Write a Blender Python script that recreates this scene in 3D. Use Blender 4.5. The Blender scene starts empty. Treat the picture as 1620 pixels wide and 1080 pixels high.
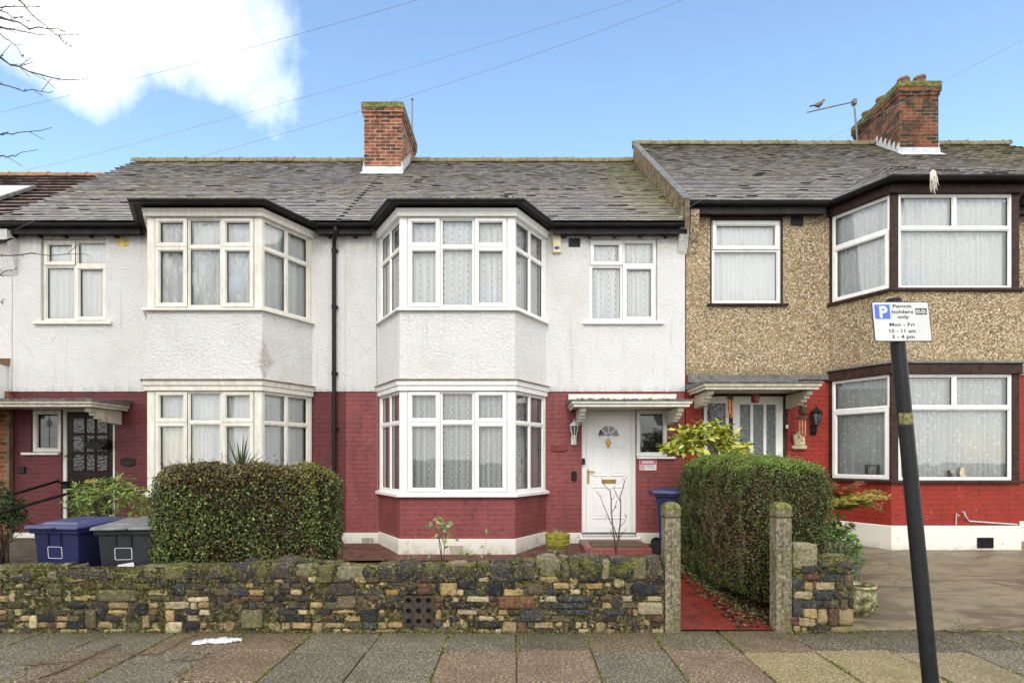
import bpy, math, random
import numpy as np
from mathutils import Vector, Matrix
R = math.radians
random.seed(7); rng = np.random.default_rng(7)
scene = bpy.context.scene
COL = scene.collection

# ------------------------------------------------------------------ camera, world, sun, exposure
F_PX, CX, HY, EYE = 906.0, 820.0, 725.0, 1.6
cam_d = bpy.data.cameras.new('camera'); cam = bpy.data.objects.new('camera', cam_d); COL.objects.link(cam)
cam.location = (0, 0, EYE); cam.rotation_euler = (R(90), 0, 0)
cam_d.sensor_width = 36; cam_d.lens = F_PX/1620*36
cam_d.shift_x = -(CX-810)/1620; cam_d.shift_y = (HY-540)/1620
cam_d.clip_start = .05; cam_d.clip_end = 3000
scene.camera = cam

SUN_EL, SUN_ROT = 40.0, 186.0
sun_d = bpy.data.lights.new('sun', 'SUN'); sun = bpy.data.objects.new('sun', sun_d); COL.objects.link(sun)
sun_d.energy = .6; sun_d.angle = R(18); sun_d.color = (1, .95, .87)
sdir = Vector((math.sin(R(SUN_ROT))*math.cos(R(SUN_EL)), math.cos(R(SUN_ROT))*math.cos(R(SUN_EL)), math.sin(R(SUN_EL))))
sun.rotation_euler = sdir.to_track_quat('Z', 'Y').to_euler(); sun.location = (-10, -20, 30)

world = bpy.data.worlds.new('World'); scene.world = world; world.use_nodes = True
def make_world():
    nt = world.node_tree; nt.nodes.clear(); L = nt.links.new
    def nd(t, **k):
        n = nt.nodes.new(t)
        for a, v in k.items(): setattr(n, a, v)
        return n
    def mth(op, a, b=None, c=None, clamp=False):
        n = nd('ShaderNodeMath', operation=op, use_clamp=clamp)
        for i, v in enumerate((a, b, c)):
            if v is None: continue
            if isinstance(v, (int, float)): n.inputs[i].default_value = v
            else: L(v, n.inputs[i])
        return n.outputs[0]
    out = nd('ShaderNodeOutputWorld'); bg = nd('ShaderNodeBackground')
    sky = nd('ShaderNodeTexSky', sky_type='NISHITA', sun_disc=False, sun_elevation=R(SUN_EL), sun_rotation=R(SUN_ROT))
    sky.air_density = 1.0; sky.dust_density = .4; sky.ozone_density = 2.2
    bg.inputs['Strength'].default_value = .15
    tc = nd('ShaderNodeTexCoord'); sep = nd('ShaderNodeSeparateXYZ'); L(tc.outputs['Generated'], sep.inputs[0])
    x, y, z = sep.outputs
    no = nd('ShaderNodeTexNoise'); no.inputs['Scale'].default_value = 4.3; no.inputs['Detail'].default_value = 9; no.inputs['Roughness'].default_value = .6
    no.inputs['Distortion'].default_value = .25
    L(tc.outputs['Generated'], no.inputs['Vector'])
    n = no.outputs[0]
    # the big cumulus up and to the left: distance of the view direction from the cloud's two centres, broken up by noise
    def blob(px, py, rx, rz):
        d = Vector(((px-CX)/F_PX, 1, (HY-py)/F_PX)).normalized()
        a = mth('DIVIDE', mth('SUBTRACT', x, d.x), rx); b = mth('DIVIDE', mth('SUBTRACT', z, d.z), rz)
        return mth('SUBTRACT', 1, mth('SQRT', mth('ADD', mth('MULTIPLY', a, a), mth('MULTIPLY', b, b))))
    m = mth('MAXIMUM', blob(185, -95, .15, .14), blob(110, 62, .085, .09))
    m = mth('MAXIMUM', m, blob(40, -40, .16, .09))
    front = mth('GREATER_THAN', y, 0)
    m = mth('ADD', mth('MULTIPLY', m, 1.25), mth('MULTIPLY', mth('SUBTRACT', n, .5), 2.6))
    # unseen cloud added behind and beside the viewer for whiter, brighter fill light
    m2 = mth('MULTIPLY', mth('SUBTRACT', n, .36), mth('MULTIPLY', mth('LESS_THAN', y, mth('SUBTRACT', mth('MULTIPLY', mth('ABSOLUTE', x), .93), .05)), 9.0))
    mm = mth('MAXIMUM', mth('MULTIPLY', m, front), m2)
    fac = mth('MULTIPLY', mth('SMOOTH_MIN', mth('MAXIMUM', mm, 0), 1.0, .3), 1.0, clamp=True)
    # skyward gain: real sky is paler by the roofs and deeper overhead
    hs = nd('ShaderNodeHueSaturation'); hs.inputs['Saturation'].default_value = 1.02; hs.inputs['Value'].default_value = 1.0
    L(sky.outputs[0], hs.inputs['Color'])
    g = nd('ShaderNodeMix', data_type='RGBA', blend_type='MULTIPLY'); g.inputs[0].default_value = 1
    L(hs.outputs[0], g.inputs[6]); g.inputs[7].default_value = SKY_GAIN
    mx = nd('ShaderNodeMix', data_type='RGBA'); L(fac, mx.inputs[0]); L(g.outputs[2], mx.inputs[6]); mx.inputs[7].default_value = CLOUD_COL
    L(mx.outputs[2], bg.inputs['Color']); L(bg.outputs[0], out.inputs[0])
SKY_GAIN = (1.05, 1.02, .94, 1); CLOUD_COL = (6.0, 5.95, 5.9, 1)
make_world()
scene.view_settings.view_transform = 'Standard'; scene.view_settings.look = 'None'
scene.view_settings.gamma = 1; scene.view_settings.use_curve_mapping = False
scene.view_settings.exposure = 1.26
scene.cycles.max_bounces = 8; scene.cycles.transparent_max_bounces = 12

# ------------------------------------------------------------------ helpers
def wx(px, D): return (px-CX)*D/F_PX
def wz(py, D): return EYE+(HY-py)*D/F_PX
def srgb(r, g, b, k=1.0):
    f = lambda c: (c/12.92 if c <= .04045 else ((c+.055)/1.055)**2.4)
    return (f(r/255)*k, f(g/255)*k, f(b/255)*k, 1)

class NN:
    def __init__(s, name):
        s.m = bpy.data.materials.new(name); s.m.use_nodes = True; s.nt = s.m.node_tree
        s.nt.nodes.clear(); s.out = s.nt.nodes.new('ShaderNodeOutputMaterial')
        s._uv = None
    def n(s, t, **k):
        x = s.nt.nodes.new(t)
        for a, v in k.items(): setattr(x, a, v)
        return x
    def set(s, sock, v):
        if v is None: return
        if isinstance(v, bpy.types.NodeSocket): s.nt.links.new(v, sock)
        else: sock.default_value = v
    def uv(s):
        if s._uv is None: s._uv = s.n('ShaderNodeUVMap', uv_map='UVMap').outputs[0]
        return s._uv
    def obj(s): return s.n('ShaderNodeTexCoord').outputs['Object']
    def attr(s, a='col'): return s.n('ShaderNodeAttribute', attribute_name=a).outputs['Color']
    def noise(s, scale, detail=4, rough=.55, vec=None, dist=0, col=False):
        x = s.n('ShaderNodeTexNoise'); s.set(x.inputs['Vector'], vec if vec is not None else s.uvz())
        x.inputs['Scale'].default_value = scale; x.inputs['Detail'].default_value = detail
        x.inputs['Roughness'].default_value = rough; x.inputs['Distortion'].default_value = dist
        return x.outputs[1 if col else 0]
    def uvz(s): return s.n('ShaderNodeTexCoord').outputs['Object']
    def vor(s, scale, vec=None, feature='F1', out='Distance', rnd=1.0):
        x = s.n('ShaderNodeTexVoronoi', feature=feature); s.set(x.inputs['Vector'], vec if vec is not None else s.uvz())
        x.inputs['Scale'].default_value = scale; x.inputs['Randomness'].default_value = rnd
        return x.outputs[out]
    def map(s, vec, scale=(1, 1, 1), loc=(0, 0, 0), rot=(0, 0, 0)):
        x = s.n('ShaderNodeMapping'); s.set(x.inputs[0], vec); x.inputs['Scale'].default_value = scale
        x.inputs['Location'].default_value = loc; x.inputs['Rotation'].default_value = rot
        return x.outputs[0]
    def ramp(s, f, stops, mode='LINEAR'):
        x = s.n('ShaderNodeValToRGB'); s.set(x.inputs[0], f); e = x.color_ramp.elements; x.color_ramp.interpolation = mode
        while len(e) < len(stops): e.new(.5)
        for i, (p, c) in enumerate(stops):
            e[i].position = p; e[i].color = c if isinstance(c, tuple) else (c, c, c, 1)
        return x.outputs[0]
    def mix(s, f, a, b, mode='MIX'):
        x = s.n('ShaderNodeMix', data_type='RGBA', blend_type=mode); s.set(x.inputs[0], f)
        s.set(x.inputs[6], a); s.set(x.inputs[7], b); return x.outputs[2]
    def math(s, op, a, b=None, c=None, clamp=False):
        x = s.n('ShaderNodeMath', operation=op, use_clamp=clamp)
        for i, v in enumerate((a, b, c)): s.set(x.inputs[i], v)
        return x.outputs[0]
    def sep(s, v): x = s.n('ShaderNodeSeparateXYZ'); s.set(x.inputs[0], v); return x.outputs
    def bump(s, h, strength=.5, dist=.01, normal=None):
        x = s.n('ShaderNodeBump'); s.set(x.inputs['Height'], h); x.inputs['Strength'].default_value = strength
        x.inputs['Distance'].default_value = dist; s.set(x.inputs['Normal'], normal); return x.outputs[0]
    def brick(s, w=.225, h=.0745, mortar=.009, c1=None, c2=None, cm=None, vec=None, smooth=.2, bias=0):
        x = s.n('ShaderNodeTexBrick'); s.set(x.inputs['Vector'], vec if vec is not None else s.uv())
        x.inputs['Scale'].default_value = 1; x.inputs['Brick Width'].default_value = w; x.inputs['Row Height'].default_value = h
        x.inputs['Mortar Size'].default_value = mortar; x.inputs['Mortar Smooth'].default_value = smooth; x.inputs['Bias'].default_value = bias
        s.set(x.inputs['Color1'], c1); s.set(x.inputs['Color2'], c2); s.set(x.inputs['Mortar'], cm)
        return x.outputs['Color'], x.outputs['Fac']
    def bsdf(s, color, rough=.6, normal=None, spec=.5, metal=0, alpha=None, **k):
        x = s.n('ShaderNodeBsdfPrincipled'); s.set(x.inputs['Base Color'], color); s.set(x.inputs['Roughness'], rough)
        s.set(x.inputs['Normal'], normal); s.set(x.inputs['Specular IOR Level'], spec); s.set(x.inputs['Metallic'], metal)
        if alpha is not None: s.set(x.inputs['Alpha'], alpha)
        for kk, v in k.items(): s.set(x.inputs[kk], v)
        s.nt.links.new(x.outputs[0], s.out.inputs[0]); return x
MATS = {}
def M(name): return MATS[name]

def simple(name, c, rough=.5, noise=.12, nscale=9, metal=0, spec=.5, bumps=0, bscale=80):
    N = NN(name); n = N.noise(nscale, 5, .6)
    c2 = tuple(min(1, v*(1-noise*2)) for v in c[:3])+(1,); c1 = tuple(min(1, v*(1+noise)) for v in c[:3])+(1,)
    col = N.ramp(n, [(.3, c2), (.7, c1)])
    nm = N.bump(N.noise(bscale, 3), bumps, .004) if bumps else None
    N.bsdf(col, rough, nm, spec, metal); MATS[name] = N.m

def make_mats():
    # white roughcast render
    N = NN('white_roughcast'); o = N.uvz()
    big = N.noise(1.3, 5, .6); str_ = N.noise(1.0, 5, .7, N.map(o, (7, 7, .8)))
    col = N.mix(N.ramp(N.noise(22, 4, .7), [(.35, 0.0), (.75, .3)]), srgb(248, 247, 244), srgb(230, 227, 219))
    col = N.mix(N.math('MULTIPLY', N.ramp(big, [(.45, 0.0), (.75, 1.0)]), .3), col, srgb(205, 196, 176))
    z = N.sep(N.n('ShaderNodeNewGeometry').outputs['Position'])[2]
    # rain-washed grime below the eaves and along the bottom lip
    topg = N.math('MULTIPLY', N.ramp(N.math('SUBTRACT', z, 4.55), [(.35, 0.0), (.80, .9)]), N.ramp(str_, [(.32, .12), (.62, 1.0)]))
    lo = N.math('MULTIPLY', N.ramp(N.math('SUBTRACT', z, 2.7), [(0.0, .8), (.12, 0.0)]), N.ramp(str_, [(.4, 0.0), (.65, 1.0)]))
    col = N.mix(N.math('MULTIPLY', N.math('ADD', topg, lo, clamp=True), .62), col, srgb(128, 116, 96))
    sz = N.ramp(N.noise(1.0, 4, .7, N.map(o, (9, 9, .45))), [(.56, 0.0), (.74, 1.0)])
    col = N.mix(N.math('MULTIPLY', N.math('MULTIPLY', sz, N.ramp(N.noise(.8, 3), [(.45, 0.0), (.6, 1.0)])), .55), col, srgb(176, 166, 146))
    gp = N.sep(N.n('ShaderNodeNewGeometry').outputs['Position'])
    sx = N.math('ABSOLUTE', N.math('DIVIDE', N.math('ADD', gp[0], N.math('MULTIPLY_ADD', N.noise(6, 4), .1, 3.80)), .10)); szz = N.math('ABSOLUTE', N.math('DIVIDE', N.math('SUBTRACT', gp[2], 3.08), .42))
    st1 = N.math('MULTIPLY', N.ramp(N.math('ADD', sx, szz), [(.45, 1.0), (1.0, 0.0)]), N.ramp(N.noise(30, 4, .7), [(.4, .3), (.6, 1.0)]))
    col = N.mix(N.math('MULTIPLY', st1, .6), col, srgb(148, 132, 100))
    ck = N.vor(.55, N.mix(.25, o, N.noise(2.5, 4, col=True)), feature='DISTANCE_TO_EDGE')
    col = N.mix(N.ramp(ck, [(0.0, .16), (.002, 0.0)]), col, srgb(150, 142, 126))
    pit = N.ramp(N.vor(48), [(.0, 1.0), (.16, 0.0)])
    pm = N.math('MULTIPLY', pit, N.ramp(N.noise(9, 3), [(.5, 0.0), (.66, 1.0)]))
    col = N.mix(N.math('MULTIPLY', pm, .4), col, srgb(150, 142, 128))
    h = N.math('ADD', N.math('MULTIPLY', N.ramp(N.noise(34, 5, .7), [(.38, 0.0), (.62, 1.0)]), 1.0), N.math('MULTIPLY', N.noise(95, 3, .7), .5))
    N.bsdf(col, .9, N.bump(h, .9, .016), .2); MATS['render'] = N.m
    # pebbledash
    N = NN('brown_pebbledash'); o = N.uvz()
    cell = N.vor(60, feature='F1', out='Color'); d = N.vor(60)
    cv = N.n('ShaderNodeSeparateColor'); N.set(cv.inputs[0], cell)
    col = N.ramp(cv.outputs[0], [(0, srgb(36, 28, 20)), (.2, srgb(84, 68, 48)), (.4, srgb(146, 125, 94)), (.7, srgb(176, 154, 120)), (.88, srgb(228, 214, 186)), (1, srgb(246, 236, 214))])
    col = N.mix(N.ramp(d, [(.35, 0.0), (.8, .7)]), col, srgb(140, 120, 90))
    str_ = N.noise(1.1, 5, .65, N.map(o, (2.2, 2.2, 1.2)))
    col = N.mix(N.ramp(str_, [(.3, .0), (.75, .38)]), col, srgb(184, 162, 126))
    z = N.sep(N.n('ShaderNodeNewGeometry').outputs['Position'])[2]
    topg = N.math('MULTIPLY', N.ramp(N.math('SUBTRACT', z, 4.95), [(.35, 0.0), (.75, .8)]), N.ramp(str_, [(.3, .4), (.6, 1.0)]))
    lo = N.math('MULTIPLY', N.ramp(N.math('SUBTRACT', z, 2.98), [(0.0, .9), (.16, 0.0)]), N.ramp(str_, [(.3, .2), (.6, 1.0)]))
    col = N.mix(N.math('MULTIPLY', topg, .7), col, srgb(62, 52, 42)); col = N.mix(N.math('MULTIPLY', lo, .6), col, srgb(82, 80, 44))
    N.bsdf(col, .85, N.bump(N.ramp(d, [(0, 1.0), (.8, 0.0)]), .8, .012), .3); MATS['pebble'] = N.m
    # painted bricks
    def painted(name, c, cd, wear, wearcol, grime):
        N = NN(name); o = N.uvz()
        _, f = N.brick(c1=(1, 1, 1, 1), c2=(0, 0, 0, 1), cm=(0, 0, 0, 1), vec=N.mix(.012, N.uv(), N.noise(7, 3, col=True)))
        tone, _ = N.brick(c1=(.3, .3, .3, 1), c2=(.8, .8, .8, 1), cm=(.5, .5, .5, 1), mortar=0)
        col = N.mix(N.noise(5, 5, .6), c, cd)
        col = N.mix(.28, col, N.mix(tone, cd, c))
        fl = N.ramp(N.noise(30, 4, .7, N.map(o, (.5, .5, 1.4))), [(.60, 0.0), (.66, 1.0)])
        ln = N.math('MULTIPLY', f, N.ramp(N.noise(14, 3, .6, N.map(o, (1, 1, .35))), [(.45, 0.0), (.6, 1.0)]))
        col = N.mix(N.math('MULTIPLY', ln, .5), col, tuple(v*.28 for v in cd[:3])+(1,))
        patch = N.ramp(N.noise(2.1, 5, .65), [(wear-.04, 0.0), (wear+.05, 1.0)])
        col = N.mix(N.math('MULTIPLY', N.math('MULTIPLY', patch, fl), .7), col, wearcol)
        col = N.mix(N.math('MULTIPLY', N.ramp(N.noise(1.4, 6, .7, N.map(o, (1.5, 1.5, .7))), [(.48, 0.0), (.8, 1.0)]), grime), col, srgb(50, 28, 26))
        h = N.math('ADD', N.math('MULTIPLY', N.math('SUBTRACT', 1, f), 1.0), N.math('MULTIPLY', N.noise(30, 5, .7), .8))
        N.bsdf(col, .55, N.bump(h, .7, .008), .35); MATS[name] = N.m
    painted('crimson_brick', srgb(152, 83, 80), srgb(120, 61, 60), .57, srgb(190, 130, 120), .5)
    painted('maroon_brick', srgb(112, 50, 52), srgb(86, 38, 41), .6, srgb(60, 26, 26), .55)
    painted('red_brick', srgb(162, 50, 34), srgb(128, 38, 28), .585, srgb(215, 175, 155), .4)
    def bare(name, c1, c2, cm, dark, amt):
        N = NN(name)
        v = N.mix(.015, N.uv(), N.noise(9, 2, col=True))
        b1, f = N.brick(c1=(0, 0, 0, 1), c2=(1, 1, 1, 1), cm=(.5, .5, .5, 1), vec=v)
        col = N.ramp(b1, [(0, dark), (.25, c2), (.6, c1), (1, tuple(min(1, q*1.25) for q in c1[:3])+(1,))])
        col = N.mix(N.math('MULTIPLY', N.noise(40, 4, .7), .5), col, c2)
        col = N.mix(f, col, cm)
        col = N.mix(N.math('MULTIPLY', N.ramp(N.noise(4.5, 5, .7), [(.42, 0.0), (.66, 1.0)]), amt), col, srgb(52, 46, 38))
        h = N.math('ADD', N.math('SUBTRACT', 1, f), N.math('MULTIPLY', N.noise(40, 4, .7), .6))
        N.bsdf(col, .85, N.bump(h, .8, .008), .2); MATS[name] = N.m
    bare('chimney_brick', srgb(158, 92, 68), srgb(116, 68, 54), srgb(176, 160, 136), srgb(66, 48, 40), .7)
    bare('sooty_brick', srgb(140, 80, 56), srgb(84, 58, 44), srgb(128, 116, 92), srgb(46, 38, 32), .95)
    bare('orange_brick', srgb(134, 82, 58), srgb(108, 62, 46), srgb(150, 120, 88), srgb(90, 50, 36), .4)
    # painted plinth
    N = NN('white_plinth'); o = N.uvz()
    z = N.sep(N.n('ShaderNodeNewGeometry').outputs['Position'])[2]
    g = N.math('MULTIPLY', N.ramp(z, [(.12, 1.0), (.34, 0.0)]), N.ramp(N.noise(5, 5, .7), [(.35, 0.0), (.65, 1.0)]))
    col = N.mix(N.math('MULTIPLY', g, .8), srgb(224, 220, 208), srgb(122, 112, 84))
    col = N.mix(N.ramp(N.noise(11, 5, .75), [(.62, 0.0), (.7, .8)]), col, srgb(150, 134, 110))
    N.bsdf(col, .7, N.bump(N.noise(24, 5, .7), .5, .008), .3); MATS['plinth'] = N.m
    # upvc, timber, metal
    def upvc(name, c, d, amt):
        N = NN(name); st = N.noise(3, 5, .7, N.map(N.uvz(), (4, 4, 1)))
        col = N.mix(N.math('MULTIPLY', N.ramp(st, [(.4, 0.0), (.75, 1.0)]), amt), c, d)
        N.bsdf(col, .35, None, .45); MATS[name] = N.m
    upvc('upvc', srgb(238, 238, 233), srgb(196, 192, 178), .4)
    upvc('upvc_old', srgb(228, 225, 214), srgb(170, 162, 140), .55)
    upvc('cream_paint', srgb(214, 206, 188), srgb(140, 128, 104), .8)
    upvc('mossy_ledge', srgb(150, 142, 116), srgb(74, 72, 48), 1.0)
    simple('door_white', srgb(238, 238, 234), .3, .03, 4)
    simple('black_plastic', srgb(38, 37, 38), .35, .2, 6, bumps=.1, spec=.18)
    simple('black_fascia', srgb(46, 42, 40), .6, .3, 6, spec=.18)
    simple('brown_timber', srgb(64, 45, 38), .5, .3, 14, bumps=.4, bscale=40, spec=.18)
    simple('dark_door', srgb(36, 22, 18), .3, .3, 8, spec=.18)
    simple('black_metal', srgb(28, 27, 28), .35, .2, 10, spec=.18)
    simple('brass', srgb(186, 150, 84), .3, .2, 20, metal=.85)
    simple('lead', srgb(196, 198, 202), .5, .15, 10, bumps=.3)
    simple('dull_lead', srgb(110, 108, 104), .6, .3, 10, bumps=.3)
    simple('mortar_fillet', srgb(122, 106, 80), .9, .35, 7, bumps=.8, bscale=30)
    simple('interior', srgb(100, 92, 84), .9, .1)
    simple('terracotta', srgb(136, 104, 86), .8, .25, 12, bumps=.3)
    simple('aerial_metal', srgb(120, 116, 112), .5, .2, 10, metal=.4)
    simple('pale_stone', srgb(206, 192, 158), .8, .25, 40, bumps=.5)
    simple('dark_ornament', srgb(72, 64, 48), .6, .35, 30, bumps=.3)
    simple('bamboo', srgb(190, 136, 96), .6, .2, 12)
    simple('owl_brown', srgb(86, 66, 44), .7, .4, 40, bumps=.5)
    simple('feather', srgb(128, 112, 104), .8, .3, 30)
    simple('rope_white', srgb(226, 218, 206), .9, .12, 30)
    simple('bin_blue', srgb(44, 47, 82), .38, .14, 5, bumps=.08, bscale=150, spec=.18)
    simple('bin_blue_lid', srgb(52, 58, 104), .32, .2, 6)
    simple('bin_grey', srgb(52, 54, 56), .42, .14, 5, bumps=.08, bscale=150, spec=.18)
    simple('bin_grey_lid', srgb(112, 112, 110), .5, .25, 6)
    simple('sticker_white', srgb(226, 226, 226), .5, .05)
    simple('sign_white', srgb(200, 201, 197), .45, .05, 12)
    simple('sign_blue', srgb(58, 98, 196), .4, .08)
    simple('sign_black', srgb(34, 32, 34), .45, .1)
    simple('sign_red', srgb(206, 92, 116), .5, .2, 30)
    simple('sign_pink', srgb(216, 164, 168), .5, .1, 30)
    simple('yellow_glaze', srgb(150, 138, 48), .4, .25, 16, bumps=.3)
    simple('blue_glaze', srgb(52, 92, 108), .25, .25, 12)
    simple('twig', srgb(92, 74, 60), .8, .3, 20)
    simple('red_twig', srgb(92, 62, 46), .7, .3, 20)
    simple('dry_twig', srgb(176, 152, 112), .8, .2, 20)
    simple('bark', srgb(94, 82, 70), .9, .3, 9, bumps=.8, bscale=30)
    simple('stem_green', srgb(98, 104, 62), .7, .2, 20)
    simple('cable', srgb(132, 136, 142), .6, .05)
    simple('doormat', srgb(104, 92, 70), 1, .3, 60, bumps=.9, bscale=200)
    simple('cream_plastic', srgb(216, 204, 168), .4, .08)
    simple('blue_dot', srgb(44, 50, 120), .4, .05)
    simple('yellow_stain', srgb(206, 180, 104), .9, .3, 12)
    simple('plastic_film', srgb(206, 206, 206), .35, .08, 12)
    simple('red_lacquer', srgb(120, 30, 22), .3, .25, 12)
    simple('concrete_step', srgb(92, 82, 66), .8, .35, 5, bumps=.5, bscale=30)
    # glass
    N = NN('window_glass'); fr = N.n('ShaderNodeFresnel'); fr.inputs[0].default_value = 1.52
    N.set(fr.inputs['Normal'], N.bump(N.noise(1.2, 2), .04, .05))
    tr = N.n('ShaderNodeBsdfTransparent'); tr.inputs[0].default_value = (.97, .985, .98, 1)
    gl = N.n('ShaderNodeBsdfGlossy'); gl.inputs['Roughness'].default_value = .01
    N.set(gl.inputs['Normal'], N.bump(N.noise(1.5, 2), .05, .05))
    mx = N.n('ShaderNodeMixShader'); N.set(mx.inputs[0], N.math('MULTIPLY', fr.outputs[0], 2.8, clamp=True))
    N.nt.links.new(tr.outputs[0], mx.inputs[1]); N.nt.links.new(gl.outputs[0], mx.inputs[2]); N.nt.links.new(mx.outputs[0], N.out.inputs[0])
    MATS['glass'] = N.m
    N = NN('obscure_glass'); v = N.vor(45, feature='SMOOTH_F1')
    N.bsdf(N.ramp(N.noise(22, 4, .7), [(.3, srgb(46, 52, 52)), (.7, srgb(112, 122, 120))]), .15, N.bump(v, .7, .01), .7); MATS['obscure'] = N.m
    N = NN('dark_obscure_glass'); v = N.vor(30, feature='SMOOTH_F1')
    N.bsdf(N.ramp(N.noise(12, 3, .6), [(.3, srgb(20, 20, 20)), (.7, srgb(66, 66, 62))]), .12, N.bump(v, .6, .01), .7); MATS['dark_obscure'] = N.m
    N = NN('dark_glass'); N.bsdf(srgb(28, 30, 30), .06, None, .9); MATS['dark_glass'] = N.m
    # net curtains: real cloth sheets; the threads are denser in the pattern
    def net(name, kind, base, op):
        N = NN(name); s = N.sep(N.uv()); u, v = s[0], s[1]
        if kind == 'diamond':
            p_ = N.math('DIVIDE', u, .15); fl_ = N.math('FLOOR', p_)
            a = N.math('ABSOLUTE', N.math('SUBTRACT', N.math('FRACT', p_), .5))
            b = N.math('ABSOLUTE', N.math('SUBTRACT', N.math('FRACT', N.math('ADD', N.math('DIVIDE', v, .10), N.math('MULTIPLY', fl_, .5))), .5))
            d = N.math('ADD', N.math('MULTIPLY', a, 4.6), N.math('MULTIPLY', b, 2.1))
            ring = N.math('MULTIPLY', N.math('LESS_THAN', d, 1.0), N.math('GREATER_THAN', d, .62))
            mid = N.math('LESS_THAN', d, .42)
            a2 = N.math('ABSOLUTE', N.math('SUBTRACT', a, .42)); st = N.math('LESS_THAN', a2, .05)
            wv = N.math('MULTIPLY', N.math('SINE', N.math('MULTIPLY', u, 61.0)), .10)
            den = N.math('ADD', N.math('ADD', N.math('MULTIPLY', ring, .34), wv), N.math('SUBTRACT', N.math('MULTIPLY', st, .2), N.math('MULTIPLY', mid, .45)))
        elif kind == 'floral':
            w = N.n('ShaderNodeCombineXYZ'); N.set(w.inputs[0], u); N.set(w.inputs[1], v)
            d = N.vor(13, w.outputs[0]); e = N.noise(34, 3, .6, w.outputs[0])
            fl = N.math('LESS_THAN', N.math('ADD', d, N.math('MULTIPLY', e, .5)), .48)
            bt = N.math('GREATER_THAN', e, .56)
            den = N.math('SUBTRACT', N.math('ADD', N.math('MULTIPLY', fl, .3), N.math('MULTIPLY', bt, .12)), .08)
        else:
            den = N.math('MULTIPLY', N.noise(8, 4, .6), .1)
        den = N.math('ADD', den, op, clamp=True)
        weave = N.noise(30, 3, .6, N.map(N.uv(), (3, .15, 1)))
        col = N.mix(weave, base, tuple(min(1, q*1.18) for q in base[:3])+(1,))
        pr = N.n('ShaderNodeBsdfPrincipled'); N.set(pr.inputs['Base Color'], col); pr.inputs['Roughness'].default_value = .9
        tl = N.n('ShaderNodeBsdfTransparent'); mx = N.n('ShaderNodeMixShader')
        N.set(mx.inputs[0], den); N.nt.links.new(tl.outputs[0], mx.inputs[1]); N.nt.links.new(pr.outputs[0], mx.inputs[2])
        N.nt.links.new(mx.outputs[0], N.out.inputs[0]); MATS[name] = N.m
    net('net_diamond', 'diamond', srgb(240, 241, 236), .60)
    net('net_diamond_bright', 'diamond', srgb(246, 247, 244), .92)
    net('net_plain', 'plain', srgb(246, 247, 244), .95)
    net('net_grey', 'plain', srgb(198, 198, 194), .55)
    net('net_floral', 'floral', srgb(244, 245, 240), .80)
    net('net_floral_dense', 'floral', srgb(246, 247, 244), .97)
    # roof tiles / stones / slabs / leaves take a colour per piece
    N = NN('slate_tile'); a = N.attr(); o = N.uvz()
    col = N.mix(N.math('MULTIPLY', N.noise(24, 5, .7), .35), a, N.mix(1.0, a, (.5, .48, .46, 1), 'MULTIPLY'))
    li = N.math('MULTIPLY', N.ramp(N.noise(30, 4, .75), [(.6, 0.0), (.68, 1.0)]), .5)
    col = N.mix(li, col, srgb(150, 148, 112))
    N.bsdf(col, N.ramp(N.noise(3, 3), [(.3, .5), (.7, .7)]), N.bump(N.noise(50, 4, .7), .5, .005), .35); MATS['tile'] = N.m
    N = NN('ridge_mossy'); n1 = N.noise(9, 5, .75)
    col = N.ramp(n1, [(.3, srgb(92, 82, 48)), (.46, srgb(124, 114, 82)), (.56, srgb(140, 132, 110)), (.68, srgb(106, 106, 60))])
    N.bsdf(col, .9, N.bump(N.noise(30, 5, .7), .9, .02), .2); MATS['ridge'] = N.m
    simple('worn_red_tiles', srgb(96, 60, 48), .8, .35, 8, bumps=.5, bscale=40)
    simple('old_edge', srgb(150, 146, 124), .9, .4, 30, bumps=.6, bscale=60)
    N = NN('ridge_clay'); n1 = N.noise(7, 5, .75)
    N.bsdf(N.ramp(n1, [(.3, srgb(120, 88, 66)), (.7, srgb(168, 130, 100))]), .9, N.bump(N.noise(30, 5, .7), .6, .01), .2); MATS['ridge_clay'] = N.m
    N = NN('rubble_stone'); a = N.attr()
    n1 = N.noise(30, 6, .9); n2 = N.noise(9, 4, .6)
    col = N.mix(N.ramp(n1, [(.38, .95), (.54, 0.0)]), a, N.mix(1.0, a, (.30, .28, .26, 1), 'MULTIPLY'))
    col = N.mix(N.math('MULTIPLY', N.ramp(n1, [(.57, 0.0), (.68, 1.0)]), .6), col, srgb(214, 198, 158))
    nz = N.sep(N.n('ShaderNodeNewGeometry').outputs['Normal'])[2]; pz = N.sep(N.n('ShaderNodeNewGeometry').outputs['Position'])[2]
    mo = N.math('MULTIPLY', N.ramp(N.noise(5.5, 5, .7), [(.52, 0.0), (.62, 1.0)]), N.ramp(N.math('ADD', pz, N.math('MULTIPLY', nz, .35)), [(.1, .3), (.75, 1.0)]))
    col = N.mix(N.math('MULTIPLY', mo, .75), col, N.ramp(N.noise(60, 3), [(.35, srgb(52, 56, 20)), (.65, srgb(128, 128, 46))]))
    N.bsdf(col, .8, N.bump(N.math('ADD', n1, N.math('MULTIPLY', N.noise(120, 3, .7), .4)), .9, .012), .35); MATS['stone'] = N.m
    N = NN('old_mortar'); n1 = N.noise(26, 6, .75)
    col = N.ramp(n1, [(.34, srgb(20, 18, 13)), (.47, srgb(58, 52, 36)), (.57, srgb(112, 102, 72)), (.68, srgb(184, 170, 136))])
    col = N.mix(N.math('MULTIPLY', N.ramp(N.noise(6, 5, .7), [(.48, 0.0), (.62, 1.0)]), .7), col, N.ramp(N.noise(60, 3), [(.35, srgb(30, 34, 14)), (.65, srgb(96, 98, 40))]))
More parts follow.
